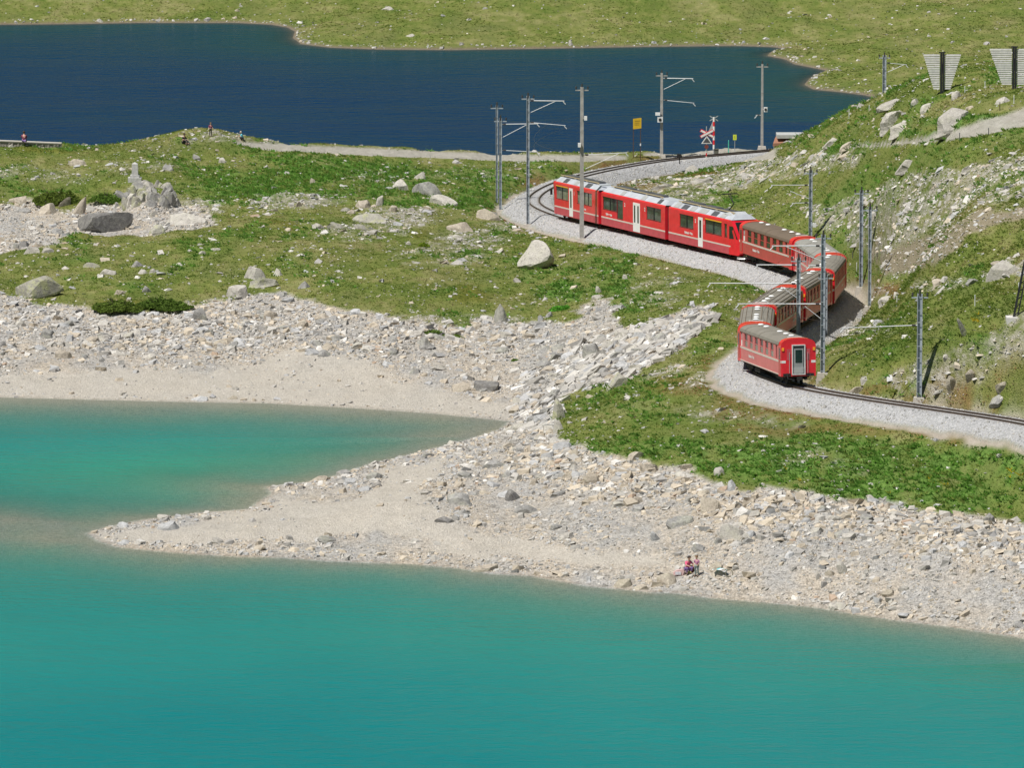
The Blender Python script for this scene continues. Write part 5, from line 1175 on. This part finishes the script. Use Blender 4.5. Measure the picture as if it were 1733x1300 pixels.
# ------------------------------------------------------------------ crossing signs, boards, posts
def striped(par, x, y, z0, z1, n_, r_=.07, c=(WHITE, RED)):
    for k in range(n_):
        m = MB(); m.tube((x, y, z0+(z1-z0)*k/n_), (x, y, z0+(z1-z0)*(k+1)/n_), r_, n_=8); m.build('pole_segment', c[k % 2], par)
P = PY(1195.5, 267, 741); r0 = empty('crossing_sign', tuple(P)); tag(r0, 'white crossbuck and triangular light board on a striped pole by the level crossing', 'crossing sign')
striped(r0, 0, 0, -.2, .9, 3); m = MB(); m.tube((0, 0, .9), (0, 0, 3.3), .05); m.build('pole', GREYP, r0)
m = MB(); cx_, cz_ = .05, 2.55
for sg in (-1, 1):
    a = math.radians(32)*sg; dx, dz = math.cos(a)*.74, math.sin(a)*.62; nx_, nz_ = -math.sin(a)*.1, math.cos(a)*.1; yo = -.13-.02*sg
    m = MB(); m.add([(cx_+i*dx*1.08+j*nx_*1.7, yo+.032+t_, cz_+i*dz*1.08+j*nz_*1.7) for t_ in (0, .02) for i, j in ((-1, -1), (1, -1), (1, 1), (-1, 1))], [(0, 1, 2, 3), (7, 6, 5, 4), (0, 4, 5, 1), (1, 5, 6, 2), (2, 6, 7, 3), (3, 7, 4, 0)]); m.build('red_border', RED, r0)
    m = MB(); m.add([(cx_+i*dx+j*nx_, yo+t_, cz_+i*dz+j*nz_) for t_ in (0, .03) for i, j in ((-1, -1), (1, -1), (1, 1), (-1, 1))], [(0, 1, 2, 3), (7, 6, 5, 4), (0, 4, 5, 1), (1, 5, 6, 2), (2, 6, 7, 3), (3, 7, 4, 0)]); m.build('cross_board', WHITE, r0)
tri = [(-.55, 1.5), (.6, 1.5), (.03, 2.35)]
m = MB(); m.add([(x_, -.10, z_) for x_, z_ in tri]+[(x_, -.06, z_) for x_, z_ in tri], [(0, 1, 2), (5, 4, 3), (0, 3, 4, 1), (1, 4, 5, 2), (2, 5, 3, 0)]); tb = m.build('triangle_board', WHITE, r0)
tri2 = [(-.38, 1.6), (.43, 1.6), (.03, 2.17)]; m = MB(); m.add([(x_, -.115, z_) for x_, z_ in tri2], [(0, 1, 2)]); m.build('dark_triangle', DKG, tb)
m = MB(); m.tube((0, -.1, 1.2), (0, -.32, 1.2), .2, .22, 12); m.build('lamp', simple('rusty_lamp', (.2, .05, .04), .5), r0)
P = PY(1208, 262, 748); r0 = empty('crossing_sign', tuple(P)); tag(r0, 'red and white striped pole with a crossbuck seen from behind', 'crossing sign')
striped(r0, 0, 0, .6, 4.0, 7, .11); m = MB(); m.tube((0, 0, -.3), (0, 0, .6), .06); m.build('pole', GREYP, r0)
for sg in (-1, 1):
    a = math.radians(38)*sg; m = MB(); dx, dz = math.cos(a)*.55, math.sin(a)*.4; m.add([(i*dx, .14+.02*sg+t_, 3.85+i*dz+j*.05) for t_ in (0, .03) for i, j in ((-1, -1), (1, -1), (1, 1), (-1, 1))], [(0, 1, 2, 3), (7, 6, 5, 4), (0, 4, 5, 1), (1, 5, 6, 2), (2, 6, 7, 3), (3, 7, 4, 0)]); m.build('cross_board', GREYP, r0)
m = MB(); m.add([(x_, .12, z_) for x_, z_ in [(-.55, 2.5), (-.1, 2.5), (-.1, 3.6)]]+[(x_, .16, z_) for x_, z_ in [(-.55, 2.5), (-.1, 2.5), (-.1, 3.6)]], [(0, 1, 2), (5, 4, 3), (0, 3, 4, 1), (1, 4, 5, 2), (2, 5, 3, 0)]); m.build('triangle_back', GREYP, r0)
m = MB(); m.box((.05, -.2, -.2), (.5, .2, .6)).box((-.02, -.25, .6), (.52, .25, .66)); m.build('drive_box', simple('olive_box', (.12, .12, .09), .6), r0)
P = PY(1243.5, 255, 750); r0 = empty('bus_stop_sign', tuple(P)); tag(r0, 'small lime yellow sign on a thin grey post near the crossing', 'sign')
m = MB(); m.tube((0, 0, -.3), (0, 0, 1.3), .03); m.build('pole', GREYP, r0); m = MB(); m.box((-.19, -.04, 1.15), (.19, -.01, 1.72)); pn = m.build('panel', simple('lime_panel', (.60, .68, .05), .5), r0); pn.location = (0, -.01, 0)
m = MB(); m.box((-.02, -.05, 1.3), (.02, -.045, 1.6)); m.build('mark', DKG, pn)
P = PY(1233, 256, 750); m = MB(); m.tube((0, 0, -.3), (0, 0, 1.15), .05, n_=8).tube((0, 0, 1.15), (0, 0, 1.2), .05, .01, n_=8); o = m.build('marker_post', simple('green_post', (.08, .5, .36), .5)); o.location = P; tag(o, 'turquoise green plastic post left of the lime sign', 'post')
P = PY(1078, 265, 745); r0 = empty('information_board', tuple(P)); tag(r0, 'yellow board on two rusty posts before the dark lake', 'board'); RUST = simple('rusty_steel', (.10, .055, .035), .8, .2, .2)
for x_ in (-.38, .36): m = MB(); m.box((x_-.035, -.03, -.5), (x_+.035, .03, 3.95)); m.build('post', RUST, r0)
m = MB(); m.add([(-.42, -.07, 2.9), (.45, -.07, 3.0), (.45, -.07, 4.1), (-.42, -.07, 4.0), (-.42, -.03, 2.9), (.45, -.03, 3.0), (.45, -.03, 4.1), (-.42, -.03, 4.0)], [(0, 1, 2, 3), (7, 6, 5, 4), (0, 4, 5, 1), (1, 5, 6, 2), (2, 6, 7, 3), (3, 7, 4, 0)])
pn = m.build('panel', simple('yellow_panel', (.62, .40, .02), .5), r0); m = MB()
for k in range(3): m.box((-.25, -.08, 3.35+k*.2), (.2+.05*k, -.072, 3.39+k*.2))
m.build('faded_writing', RUST, pn)
m = MB(); m.box((.3, -.09, 1.15), (.42, -.04, 1.4)); m.build('small_plate', WHITE, r0)
P = PY(1150, 269, 738); r0 = empty('ground_signal', tuple(P)); tag(r0, 'small black ground signal beside the rails at the crossing', 'signal')
m = MB(); m.box((-.05, -.05, -.5), (.05, .05, .3)); m.build('stem', DK, r0); m = MB(); m.extrude([(-.32, .2), (.1, .12), (.3, .3), (.12, .52), (-.25, .55)], 'y', -.15, .15); m.build('housing', DK, r0)
P = hit(1346, 560); m = MB(); m.box((-.3, -.2, -.2), (.3, .2, .45)).box((-.33, -.23, .45), (.33, .23, .5)); o = m.build('equipment_cabinet', BOXW); o.location = PY(1346, 561, P[1]) ; tag(o, 'small white cabinet in the shadow between the coaches', 'cabinet')
# hut
P = PY(1333, 263, 727); r0 = empty('railway_hut', tuple(P)); tag(r0, 'low flat-roofed concrete hut with rusty fascia tucked into the slope', 'hut')
m = MB(); m.box((-1.35, 0, -.6), (2.2, 2.6, .95)); m.build('wall', simple('hut_wall', (.30, .27, .25), .85), r0)
m = MB(); m.box((-1.33, -.02, .45), (1.0, .02, .93)); m.build('opening_shade', BLACK, r0)  # flat black plate paints the dark inside on the solid wall
m = MB(); m.add([(-1.55, -.35, 1.0), (2.2, -.35, 1.15), (2.2, 2.8, 1.6), (-1.2, 2.8, 1.5), (-1.5, -.35, 1.3), (2.2, -.35, 1.4), (2.2, 2.8, 1.75), (-1.1, 2.8, 1.7)], [(0, 3, 2, 1), (4, 5, 6, 7), (0, 1, 5, 4), (1, 2, 6, 5), (2, 3, 7, 6), (3, 0, 4, 7)]); m.build('fascia', simple('rusty_fascia', (.33, .16, .10), .8), r0)
m = MB(); m.box((-1.1, .1, 1.74), (2.2, 2.9, 2.1)); m.build('roof_slab', simple('pale_slab', (.42, .43, .42), .85), r0)
# monument
P = hit(228, 308); r0 = empty('stone_monument', (P[0], P[1]+.4, P[2])); tag(r0, 'small grey stone monument on a stepped base above the rock heap', 'monument'); MON = simple('monument_stone', (.48, .475, .46), .85, 0, .2, 5)
m = MB(); m.box((-.66, -.6, -.5), (.66, .6, .42)); m.build('plinth', MON, r0); m = MB(); m.box((-.44, -.4, .42), (.46, .45, .66)); m.build('step', MON, r0)
m = MB(); m.add([(-.31, -.3, .66), (.33, -.3, .66), (.33, .3, .66), (-.31, .3, .66), (-.28, -.27, 1.75), (.30, -.27, 1.75), (.30, .27, 1.75), (-.28, .27, 1.75), (0, 0, 1.93)], [(0, 1, 5, 4), (1, 2, 6, 5), (2, 3, 7, 6), (3, 0, 4, 7), (4, 5, 8), (5, 6, 8), (6, 7, 8), (7, 4, 8)]); m.build('shaft', MON, r0)
# stone wall at left
P = hit(50, 250); WY = P[1]; r0 = empty('stone_wall', tuple(P)); tag(r0, 'low stone wall with pale coping on the lake edge at far left', 'wall'); pr = random.Random(3)
WST = simple('wall_stone', (.33, .30, .26), .9, 0, .25, 4)
A_ = PY(-30, 251, P[1]); B_ = PY(104, 248, P[1]+2); TA = PY(-30, 238, P[1]); TB = PY(104, 243.5, P[1]+2)
m = MB(); O_ = Vector(P)
vs = [Vector(A_)-O_+Vector((0, 0, -.6)), Vector(B_)-O_+Vector((0, 0, -.6)), Vector(TB)-O_, Vector(TA)-O_]; m.add([v_+Vector((0, .03, 0)) for v_ in vs]+[v_+Vector((0, .6, 0)) for v_ in vs], [(0, 1, 2, 3), (7, 6, 5, 4), (0, 4, 5, 1), (1, 5, 6, 2), (2, 6, 7, 3), (3, 7, 4, 0)]); m.build('core', WST, r0)
m = MB(); c0, c1 = vs[3], vs[2]; m.add([c0+Vector((0, -.1, 0)), c1+Vector((0, -.1, 0)), c1+Vector((0, .7, 0)), c0+Vector((0, .7, 0)), c0+Vector((0, -.1, .1)), c1+Vector((0, -.1, .1)), c1+Vector((0, .7, .1)), c0+Vector((0, .7, .1))], [(0, 3, 2, 1), (4, 5, 6, 7), (0, 1, 5, 4), (1, 2, 6, 5), (2, 3, 7, 6), (3, 0, 4, 7)]); m.build('coping', simple('coping', (.5, .47, .42), .85), r0)
for k in range(26):
    f = (k+.5)/26
    for j in range(3):
        bz = (vs[3]*(1-f)+vs[2]*f); x_ = bz.x; z_ = bz.z-.12-j*.26; hh = .24; ww = .17
        if z_ < -.5: continue
        m = MB(); m.box((x_-ww*pr.uniform(.8, 1), bz.y-.06*pr.random(), z_-hh*.5), (x_+ww*pr.uniform(.8, 1), bz.y+.05, z_+hh*.45)); m.build('stone', WST, r0)
# snow baffles
WOOD = simple('silvered_wood', (.56, .55, .53), .85, 0, .15, 3); STEEL = simple('black_steel', (.035, .036, .042), .6, .4, .2)
def baffle(u, vb, vt, wt, wb, label, n_=16):
    P = hit(u, vb); sc = 12000/P[1]; H_ = (vb-vt)/sc; r0 = empty('snow_baffle', tuple(P)); tag(r0, label, 'snow baffle', 'wooden snow baffles on the ridge')
    m = MB(); m.box((-.16, -.12, -.5), (.02, .12, H_)).box((.05, -.12, -.5), (.2, .12, H_)).box((-.3, -.1, H_-.05), (.3, .1, H_+.05)); m.build('post', STEEL, r0)
    m = MB(); m.tube((.3, 1.6, -.4), (.05, .12, H_*.72), .06, n_=6); m.build('brace', STEEL, r0)
    z0_ = .35
    for sg in (-1, 1):
        for k in range(n_):
            f = (k+.5)/n_; hw_ = (wb+(wt-wb)*f)/sc/2; z_ = z0_+(H_-.15-z0_)*f; th = (H_-.15-z0_)/n_*.80
            x0_, x1_ = (-hw_, -.22) if sg < 0 else (.22, hw_)
            m = MB(); tl = .03; m.add([(x0_, -.04, z_-th/2), (x1_, -.04, z_-th/2), (x1_, -.04+tl, z_+th/2), (x0_, -.04+tl, z_+th/2), (x0_, 0.01, z_-th/2), (x1_, 0.01, z_-th/2), (x1_, .01+tl, z_+th/2), (x0_, .01+tl, z_+th/2)], [(0, 1, 2, 3), (7, 6, 5, 4), (0, 4, 5, 1), (1, 5, 6, 2), (2, 6, 7, 3), (3, 7, 4, 0)]); m.build('slat', WOOD, r0)
    return r0
baffle(1594, 158, 89, 64, 28, 'complete wedge-shaped wooden snow baffle on the ridge, left of two')
baffle(1716, 150, 79, 84, 40, 'wedge-shaped wooden snow baffle cut by the right edge, right of two', 17)
P = hit(1716, 540); r0 = empty('steel_leg', tuple(P)); tag(r0, 'leaning black steel leg on a white concrete block at the right edge', 'steel leg')
m = MB(); m.box((-.55, -.3, -.6), (1.2, 1.2, .12)); m.build('foundation', simple('white_concrete', (.62, .60, .57), .85), r0)
m = MB(); m.tube((.0, .3, .1), (.95, .3, 5.2), .11, n_=4).tube((.28, .3, .1), (1.25, .3, 5.2), .07, n_=4); m.build('leg', STEEL, r0)
for k in range(8): m = MB(); a = k*.6; m.tube((.02+a*.19, .3, .2+a), (.3+a*.19, .3, .45+a), .04, n_=4); m.build('lacing', STEEL, r0)
# path marker posts and small things
MP = [(1437, 197, 13, 'white marker post on the ridge by the lake'), (1471, 187, 10, 'white marker post left of the far pylon foot'), (1633, 156, 11, 'short white post right of the first snow baffle'), (1667, 148, 11, 'white post between the snow baffles'),
      (1716, 174, 13, 'white post beside the long white rock'), (1692, 186, 14, 'brownish post by the gravel path'), (1624, 237, 13, 'thin dark post at the lower edge of the gravel path'), (1673, 229, 13, 'second thin dark post at the lower edge of the gravel path'),
      (1650, 517, 18, 'white bent marker post on the right slope'), (1724, 496, 18, 'white marker post near the leaning steel leg'), (1518, 512, 12, 'pale post behind the bare pylons'), (1450, 458, 14, 'pale post beside the coach bend'), (1443, 436, 10, 'dark leaning stake above the coach bend'), (1375, 214, 9, 'white post on the ridge above the hut')]
for u, v, h_, lab in MP:
    P = hit(u, v+1); sc = 12000/P[1]; m = MB(); m.tube((0, 0, -.2), (0, 0, h_/sc), .035, n_=6).tube((0, 0, h_/sc), (0, 0, h_/sc+.05), .035, .01, n_=6); o = m.build('marker_post', DKG if 'dark' in lab else (RUST if 'brown' in lab else BOXW)); o.location = P; tag(o, lab, 'post')
# shrubs
def shrub(u, v, wpx, hpx, label, col, n_=900, seed=1):
    P = hit(u, v); sc = 12000/P[1]; w_ = wpx/sc/2; h_ = hpx/sc; r = np.random.default_rng(seed)
    a = r.uniform(0, 6.28, n_); rr = np.sqrt(r.random(n_))*(1+.18*vn(a*1.4+seed, a*0+seed, 3)); x = np.cos(a)*rr*w_; y = np.sin(a)*rr*w_*.9; zt_ = h_*.36*(np.maximum(1-rr**4, .03))*(1+.5*vn(x/.45+seed, y/.6, 5)); z = zt_*r.uniform(.35, 1.05, n_)
    sz = .13*r.uniform(.7, 1.5, n_); d1 = r.normal(size=(n_, 3)); d1 /= np.linalg.norm(d1, axis=1)[:, None]; d2 = np.cross(d1, r.normal(size=(n_, 3))); d2 /= np.linalg.norm(d2, axis=1)[:, None]
    C_ = np.stack([x, y, z], 1); W_ = np.stack([C_-d1*sz[:, None], C_+d2*sz[:, None]*.6, C_+d1*sz[:, None], C_-d2*sz[:, None]*.6], 1).reshape(-1, 3)
    cc = np.repeat(np.array(col)*2.7*r.uniform(.6, 1.5, (n_, 1)), 4, 0); r0 = empty('shrub', tuple(P)); r0.location.y += w_*.5; r0.location.z = float(hz(r0.location.x, r0.location.y))-.05
    o = link('foliage', np_mesh('foliage', W_, np.arange(4*n_).reshape(-1, 4), {'col': cc}), r0, M_LEAF)
    m = MB()
    for k in range(5): m.tube((0, 0, -.1), (random.uniform(-.6, .6)*w_, random.uniform(-.4, .4)*w_, h_*.7), .03, .01, 5)
    m.build('stem', simple('bark', (.1, .075, .05), .9), r0); tag(r0, label, 'shrub')
shrub(94, 346, 90, 40, 'dark green cushion of juniper over the eroded bank', (.05, .07, .012), 3400, 1)
shrub(178, 347, 60, 32, 'green shrub between the upright rock and the monument heap', (.05, .085, .014), 1200, 2)
shrub(195, 528, 96, 32, 'left half of the low dark shrub belt at the turf edge', (.055, .08, .014), 3600, 3)
shrub(272, 528, 96, 32, 'right half of the low dark shrub belt at the turf edge', (.05, .08, .014), 3600, 4)
shrub(1581, 416, 18, 8, 'small green shrub alone in the brown scree', (.07, .12, .02), 400, 5)
shrub(717, 418, 20, 16, 'small bright bush below the rocky row', (.085, .12, .012), 500, 6)
shrub(764, 573, 40, 16, 'grassy tuft cluster on the upper beach', (.07, .10, .02), 900, 7)
shrub(733, 566, 34, 14, 'smaller tuft cluster left on the upper beach', (.06, .09, .02), 700, 8)
shrub(872, 611, 11, 7, 'tiny round green tuft on the bare beach', (.06, .10, .015), 250, 9)
shrub(950, 525, 36, 22, 'bright leafy plants at the head of the gully', (.05, .14, .015), 900, 10)

# ------------------------------------------------------------------ people
SKIN = simple('skin', (.55, .33, .24), .6); HAIR = simple('dark_hair', (.035, .022, .015), .7); BLOND = simple('brown_hair', (.16, .09, .045), .7)
def skin_mesh(name, joints, edges, rad, mat, parent, root=0):
    me = bpy.data.meshes.new(name); me.from_pydata(joints, edges, []); o = bpy.data.objects.new(name, me); COL.objects.link(o)
    m = o.modifiers.new('s', 'SKIN'); sd_ = o.modifiers.new('d', 'SUBSURF'); sd_.levels = 1; sd_.render_levels = 1
    for i, v_ in enumerate(me.skin_vertices[0].data): v_.radius = (rad[i], rad[i]*.8); v_.use_root = (i == root)
    bpy.context.view_layer.update(); ev = o.evaluated_get(bpy.context.evaluated_depsgraph_get()); nm = bpy.data.meshes.new_from_object(ev); bpy.data.objects.remove(o); nm.name = name; nm.materials.clear()
    for p in nm.polygons: p.use_smooth = True
    return link(name, nm, parent, mat)
def person(P, rz, label, top, legs, hair, pose='sit', hat=None, group=None, sc=1.0):
    r0 = empty('person', tuple(P), rz); r0.scale = (sc,)*3; tag(r0, label, 'person', group)
    # faces local -y; pelvis height by pose
    if pose == 'stand': pz, kn, an = .92, [(-.11, -.03, .50), (.11, .02, .50)], [(-.12, 0, .08), (.12, .08, .08)]; lean = .02
    elif pose == 'sit': pz, kn, an = .16, [(-.15, -.42, .42), (.15, -.40, .42)], [(-.14, -.52, .06), (.14, -.50, .06)]; lean = -.08
    elif pose == 'crouch': pz, kn, an = .34, [(-.2, -.42, .46), (.2, -.40, .46)], [(-.16, -.18, .07), (.16, -.16, .07)]; lean = -.22
    elif pose == 'bend': pz, kn, an = .80, [(-.12, -.08, .46), (.12, -.06, .46)], [(-.13, 0, .08), (.13, 0, .08)]; lean = -.5
    th = .53 if pose != 'bend' else .25
    nk = (0, lean, pz+th); ch_ = (0, lean*.7, pz+th*.72); ab = (0, lean*.35, pz+th*.33); hd = (0, lean-.05, pz+th+(.2 if pose != 'bend' else .02)); hd = (hd[0], hd[1]-(.14 if pose == 'bend' else 0), hd[2])
    if pose == 'stand': el = [(-.26, .02, pz+.22), (.26, .0, pz+.22)]; wr = [(-.24, -.2, pz+.1), (.22, -.18, pz+.08)]
    elif pose == 'bend': el = [(-.22, lean-.1, pz-.02), (.22, lean-.1, pz-.02)]; wr = [(-.16, lean-.15, pz-.26), (.16, lean-.15, pz-.26)]
    else: el = [(-.27, lean-.12, pz+.28), (.27, lean-.1, pz+.28)]; wr = [(-.14, lean-.34, pz+.24), (.14, lean-.34, pz+.24)]
    sh = [(-.19, ch_[1], pz+th*.88), (.19, ch_[1], pz+th*.88)]
    J = [(0, 0, pz), ab, ch_, nk, hd, sh[0], el[0], wr[0], sh[1], el[1], wr[1], (-.1, -.02, pz-.02), kn[0], an[0], (.1, -.02, pz-.02), kn[1], an[1],
         (an[0][0], an[0][1]-.17, an[0][2]-.03), (an[1][0], an[1][1]-.17, an[1][2]-.03)]
    E = [(0, 1), (1, 2), (2, 3), (3, 4), (2, 5), (5, 6), (6, 7), (2, 8), (8, 9), (9, 10), (0, 11), (11, 12), (12, 13), (0, 14), (14, 15), (15, 16), (13, 17), (16, 18)]
    Rr = [.14, .13, .15, .055, .10, .06, .045, .035, .06, .045, .035, .09, .065, .045, .09, .065, .045, .04, .04]
    body = skin_mesh('body', J, E, Rr, SKIN, r0)
    skin_mesh('shirt', [J[0], J[1], J[2], (nk[0], nk[1], nk[2]-.04), J[5], J[6], J[8], J[9]], [(0, 1), (1, 2), (2, 3), (2, 4), (4, 5), (2, 6), (6, 7)], [.155, .15, .175, .07, .085, .062, .085, .062], top, r0)
    skin_mesh('trousers', [J[0], J[11], J[12], J[13], J[14], J[15], J[16]], [(0, 1), (1, 2), (2, 3), (0, 4), (4, 5), (5, 6)], [.16, .11, .083, .062, .11, .083, .062], legs, r0)
    m = MB(); bm = bmesh.new(); bmesh.ops.create_icosphere(bm, subdivisions=2, radius=.118); me = bpy.data.meshes.new('head'); bm.to_mesh(me); bm.free()
    ho = link('head', me, r0, SKIN); ho.location = (hd[0], hd[1], hd[2]+.02); ho.scale = (.85, .95, 1.1)
    bm = bmesh.new(); bmesh.ops.create_icosphere(bm, subdivisions=2, radius=.13)
    bmesh.ops.delete(bm, geom=[v_ for v_ in bm.verts if v_.co.z < -.01 and v_.co.y < .04], context='VERTS'); me = bpy.data.meshes.new('hair'); bm.to_mesh(me); bm.free(); h_ = link('hat' if hat else 'hair', me, r0, hat or hair); h_.location = (hd[0], hd[1]+.012, hd[2]+.035)
    for sg in (-1, 1):
        for w_i in (7, 10)[(sg+1)//2:(sg+1)//2+1]:
            x_, y_, z_ = J[w_i]
            for k in range(5):
                m = MB(); a = (k-2)*.018; m.tube((x_+a, y_-.02, z_-.01), (x_+a*1.4, y_-.085+abs(k-2)*.01, z_-.045), .011, .008, 5); m.build('finger', SKIN, body)
    m = MB(); m.tube((hd[0], hd[1]-.11, hd[2]+.02), (hd[0], hd[1]-.14, hd[2]-.01), .015, .02, 6); m.build('nose', SKIN, ho).location = (-hd[0], -hd[1], -hd[2]-.02)
    for a in (13, 16):
        x_, y_, z_ = J[a]; m = MB(); m.box((x_-.05, y_-.2, z_-.09), (x_+.05, y_+.07, z_-.01)); m.build('shoe', BLACK, r0)
    return r0
cl = lambda n_, c: simple(n_, c, .85, 0, .2, 8)
PINK = cl('pink_cloth', (.75, .12, .24)); PURP = cl('purple_cloth', (.22, .14, .34)); PATT = cl('patterned_cloth', (.42, .17, .30)); GREYT = cl('grey_green_cloth', (.22, .27, .25)); BLK = cl('black_cloth', (.018, .018, .025)); BURG = cl('burgundy_cloth', (.22, .05, .10)); TURQ = cl('turquoise_cloth', (.10, .55, .68)); SKIRT = cl('mauve_cloth', (.35, .2, .36))
P = hit(1163, 972); person(P, .5, 'person in a pink top and purple trousers crouching on the stony shore', PINK, PURP, HAIR, 'crouch', sc=1.05)
P = hit(1179, 976); person(P, -.6, 'person in a patterned mauve top and grey trousers bending over on the stony shore', PATT, GREYT, BLOND, 'stand', sc=.82)
P2 = PY(40.5, 240.5, WY+.15); person(tuple(P2), 3.1, 'person in burgundy sitting on the stone wall with their back to us', BURG, PURP, HAIR, 'sit', sc=1.1)
P = hit(356.5, 231); person(P, .2, 'person in a dark red jacket and black skirt standing on the rocky knoll', BURG, BLK, BLOND, 'stand', sc=.8)
P = hit(311, 243); person(P, .7, 'person in black sitting on the grass below the knoll', BLK, BLK, HAIR, 'sit', sc=1.05)
P = hit(411, 238); person(P, -1.5, 'person in a turquoise top bending down behind the knoll', TURQ, BLK, BLOND, 'crouch', hat=cl('straw_hat', (.6, .5, .4)), sc=.8)
# bags and odds at the shore
BAG = cl('brown_leather', (.09, .035, .02)); P = hit(1170.5, 970); r0 = empty('shoulder_bag', tuple(P)); tag(r0, 'dark brown bag standing between the two people on the shore', 'bag')
m = MB(); m.extrude([(-.2, 0), (.2, 0), (.22, .2), (.16, .48), (-.16, .48), (-.22, .2)], 'y', -.12, .12); m.build('bag_body', BAG, r0)
m = MB()
for k in range(8): a0, a1 = math.pi*k/8, math.pi*(k+1)/8; m.tube((math.cos(a0)*.13, 0, .46+math.sin(a0)*.2), (math.cos(a1)*.13, 0, .46+math.sin(a1)*.2), .014, n_=5)
m.build('strap', BAG, r0)
P = hit(1150, 974); r0 = empty('backpack', tuple(P)); tag(r0, 'pale pink and white backpack lying left of the crouching person', 'backpack')
m = MB(); m.extrude([(-.42, 0), (.3, 0), (.42, .2), (.25, .42), (-.2, .36), (-.45, .18)], 'y', -.18, .18); m.build('sack', cl('pale_pink_cloth', (.62, .42, .40)), r0); m = MB(); m.box((-.3, -.24, .05), (.1, -.18, .25)); m.build('pocket', cl('pale_cloth', (.6, .6, .64)), r0)
m = MB(); m.tube((.25, -.2, .05), (.4, -.22, .3), .02, n_=5).tube((.4, -.22, .3), (.3, -.2, .4), .02, n_=5); m.build('strap', BLK, r0)
P = hit(1158, 973); m = MB(); m.extrude([(-.1, 0), (.1, 0), (.13, .22), (-.13, .22)], 'y', -.08, .08); o = m.build('picnic_bag', cl('yellow_cloth', (.7, .62, .2))); o.location = (P[0]+.35, P[1]-.1, P[2]); tag(o, 'small yellow bag at the feet of the crouching person', 'bag')
P = hit(1221, 978); o = boulder(1219, 979, 32, 15, 'tan', 'flat tan rock used as a seat right of the two people', 0, 0, 77, name='rock')
r0 = empty('towel', (P[0]-.1, P[1]+.35, P[2]+.5)); tag(r0, 'turquoise and white towel spread on the flat tan rock', 'towel')
m = MB(); gx_ = [(-.5+i*.125, -.2+j*.1) for j in range(5) for i in range(9)]; m.add([(x_, y_, .05*math.sin(x_*9+y_*7)+.02-.25*max(abs(x_)-.3, 0)) for x_, y_ in gx_], [(j*9+i, j*9+i+1, j*9+i+10, j*9+i+9) for j in range(4) for i in range(8)]); m.build('cloth', cl('towel_turquoise', (.15, .50, .52)), r0)
m = MB(); m.add([(x_-.05, y_-.18, .045*math.sin(x_*9+y_*7)+.05-.3*max(abs(x_)-.3, 0)) for x_, y_ in gx_], [(j*9+i, j*9+i+1, j*9+i+10, j*9+i+9) for j in range(2) for i in range(8)]); m.build('white_band', cl('towel_white', (.75, .76, .78)), r0)
P = hit(1234, 978); m = MB()
for k in range(12): a0, a1 = 2*math.pi*k/12, 2*math.pi*(k+1)/12; m.tube((math.cos(a0)*.26, .05*math.sin(a0), .26+math.sin(a0)*.24), (math.cos(a1)*.26, .05*math.sin(a1), .26+math.sin(a1)*.24), .028, n_=6)
o = m.build('hoop', simple('olive_hoop', (.16, .15, .10), .7)); o.location = P; tag(o, 'dark hoop leaning on the right end of the flat tan rock', 'hoop')
print('objects', len(bpy.data.objects), 'tris~', sum(len(o.data.loops)-2*len(o.data.polygons) for o in bpy.data.objects if o.type == 'MESH'))
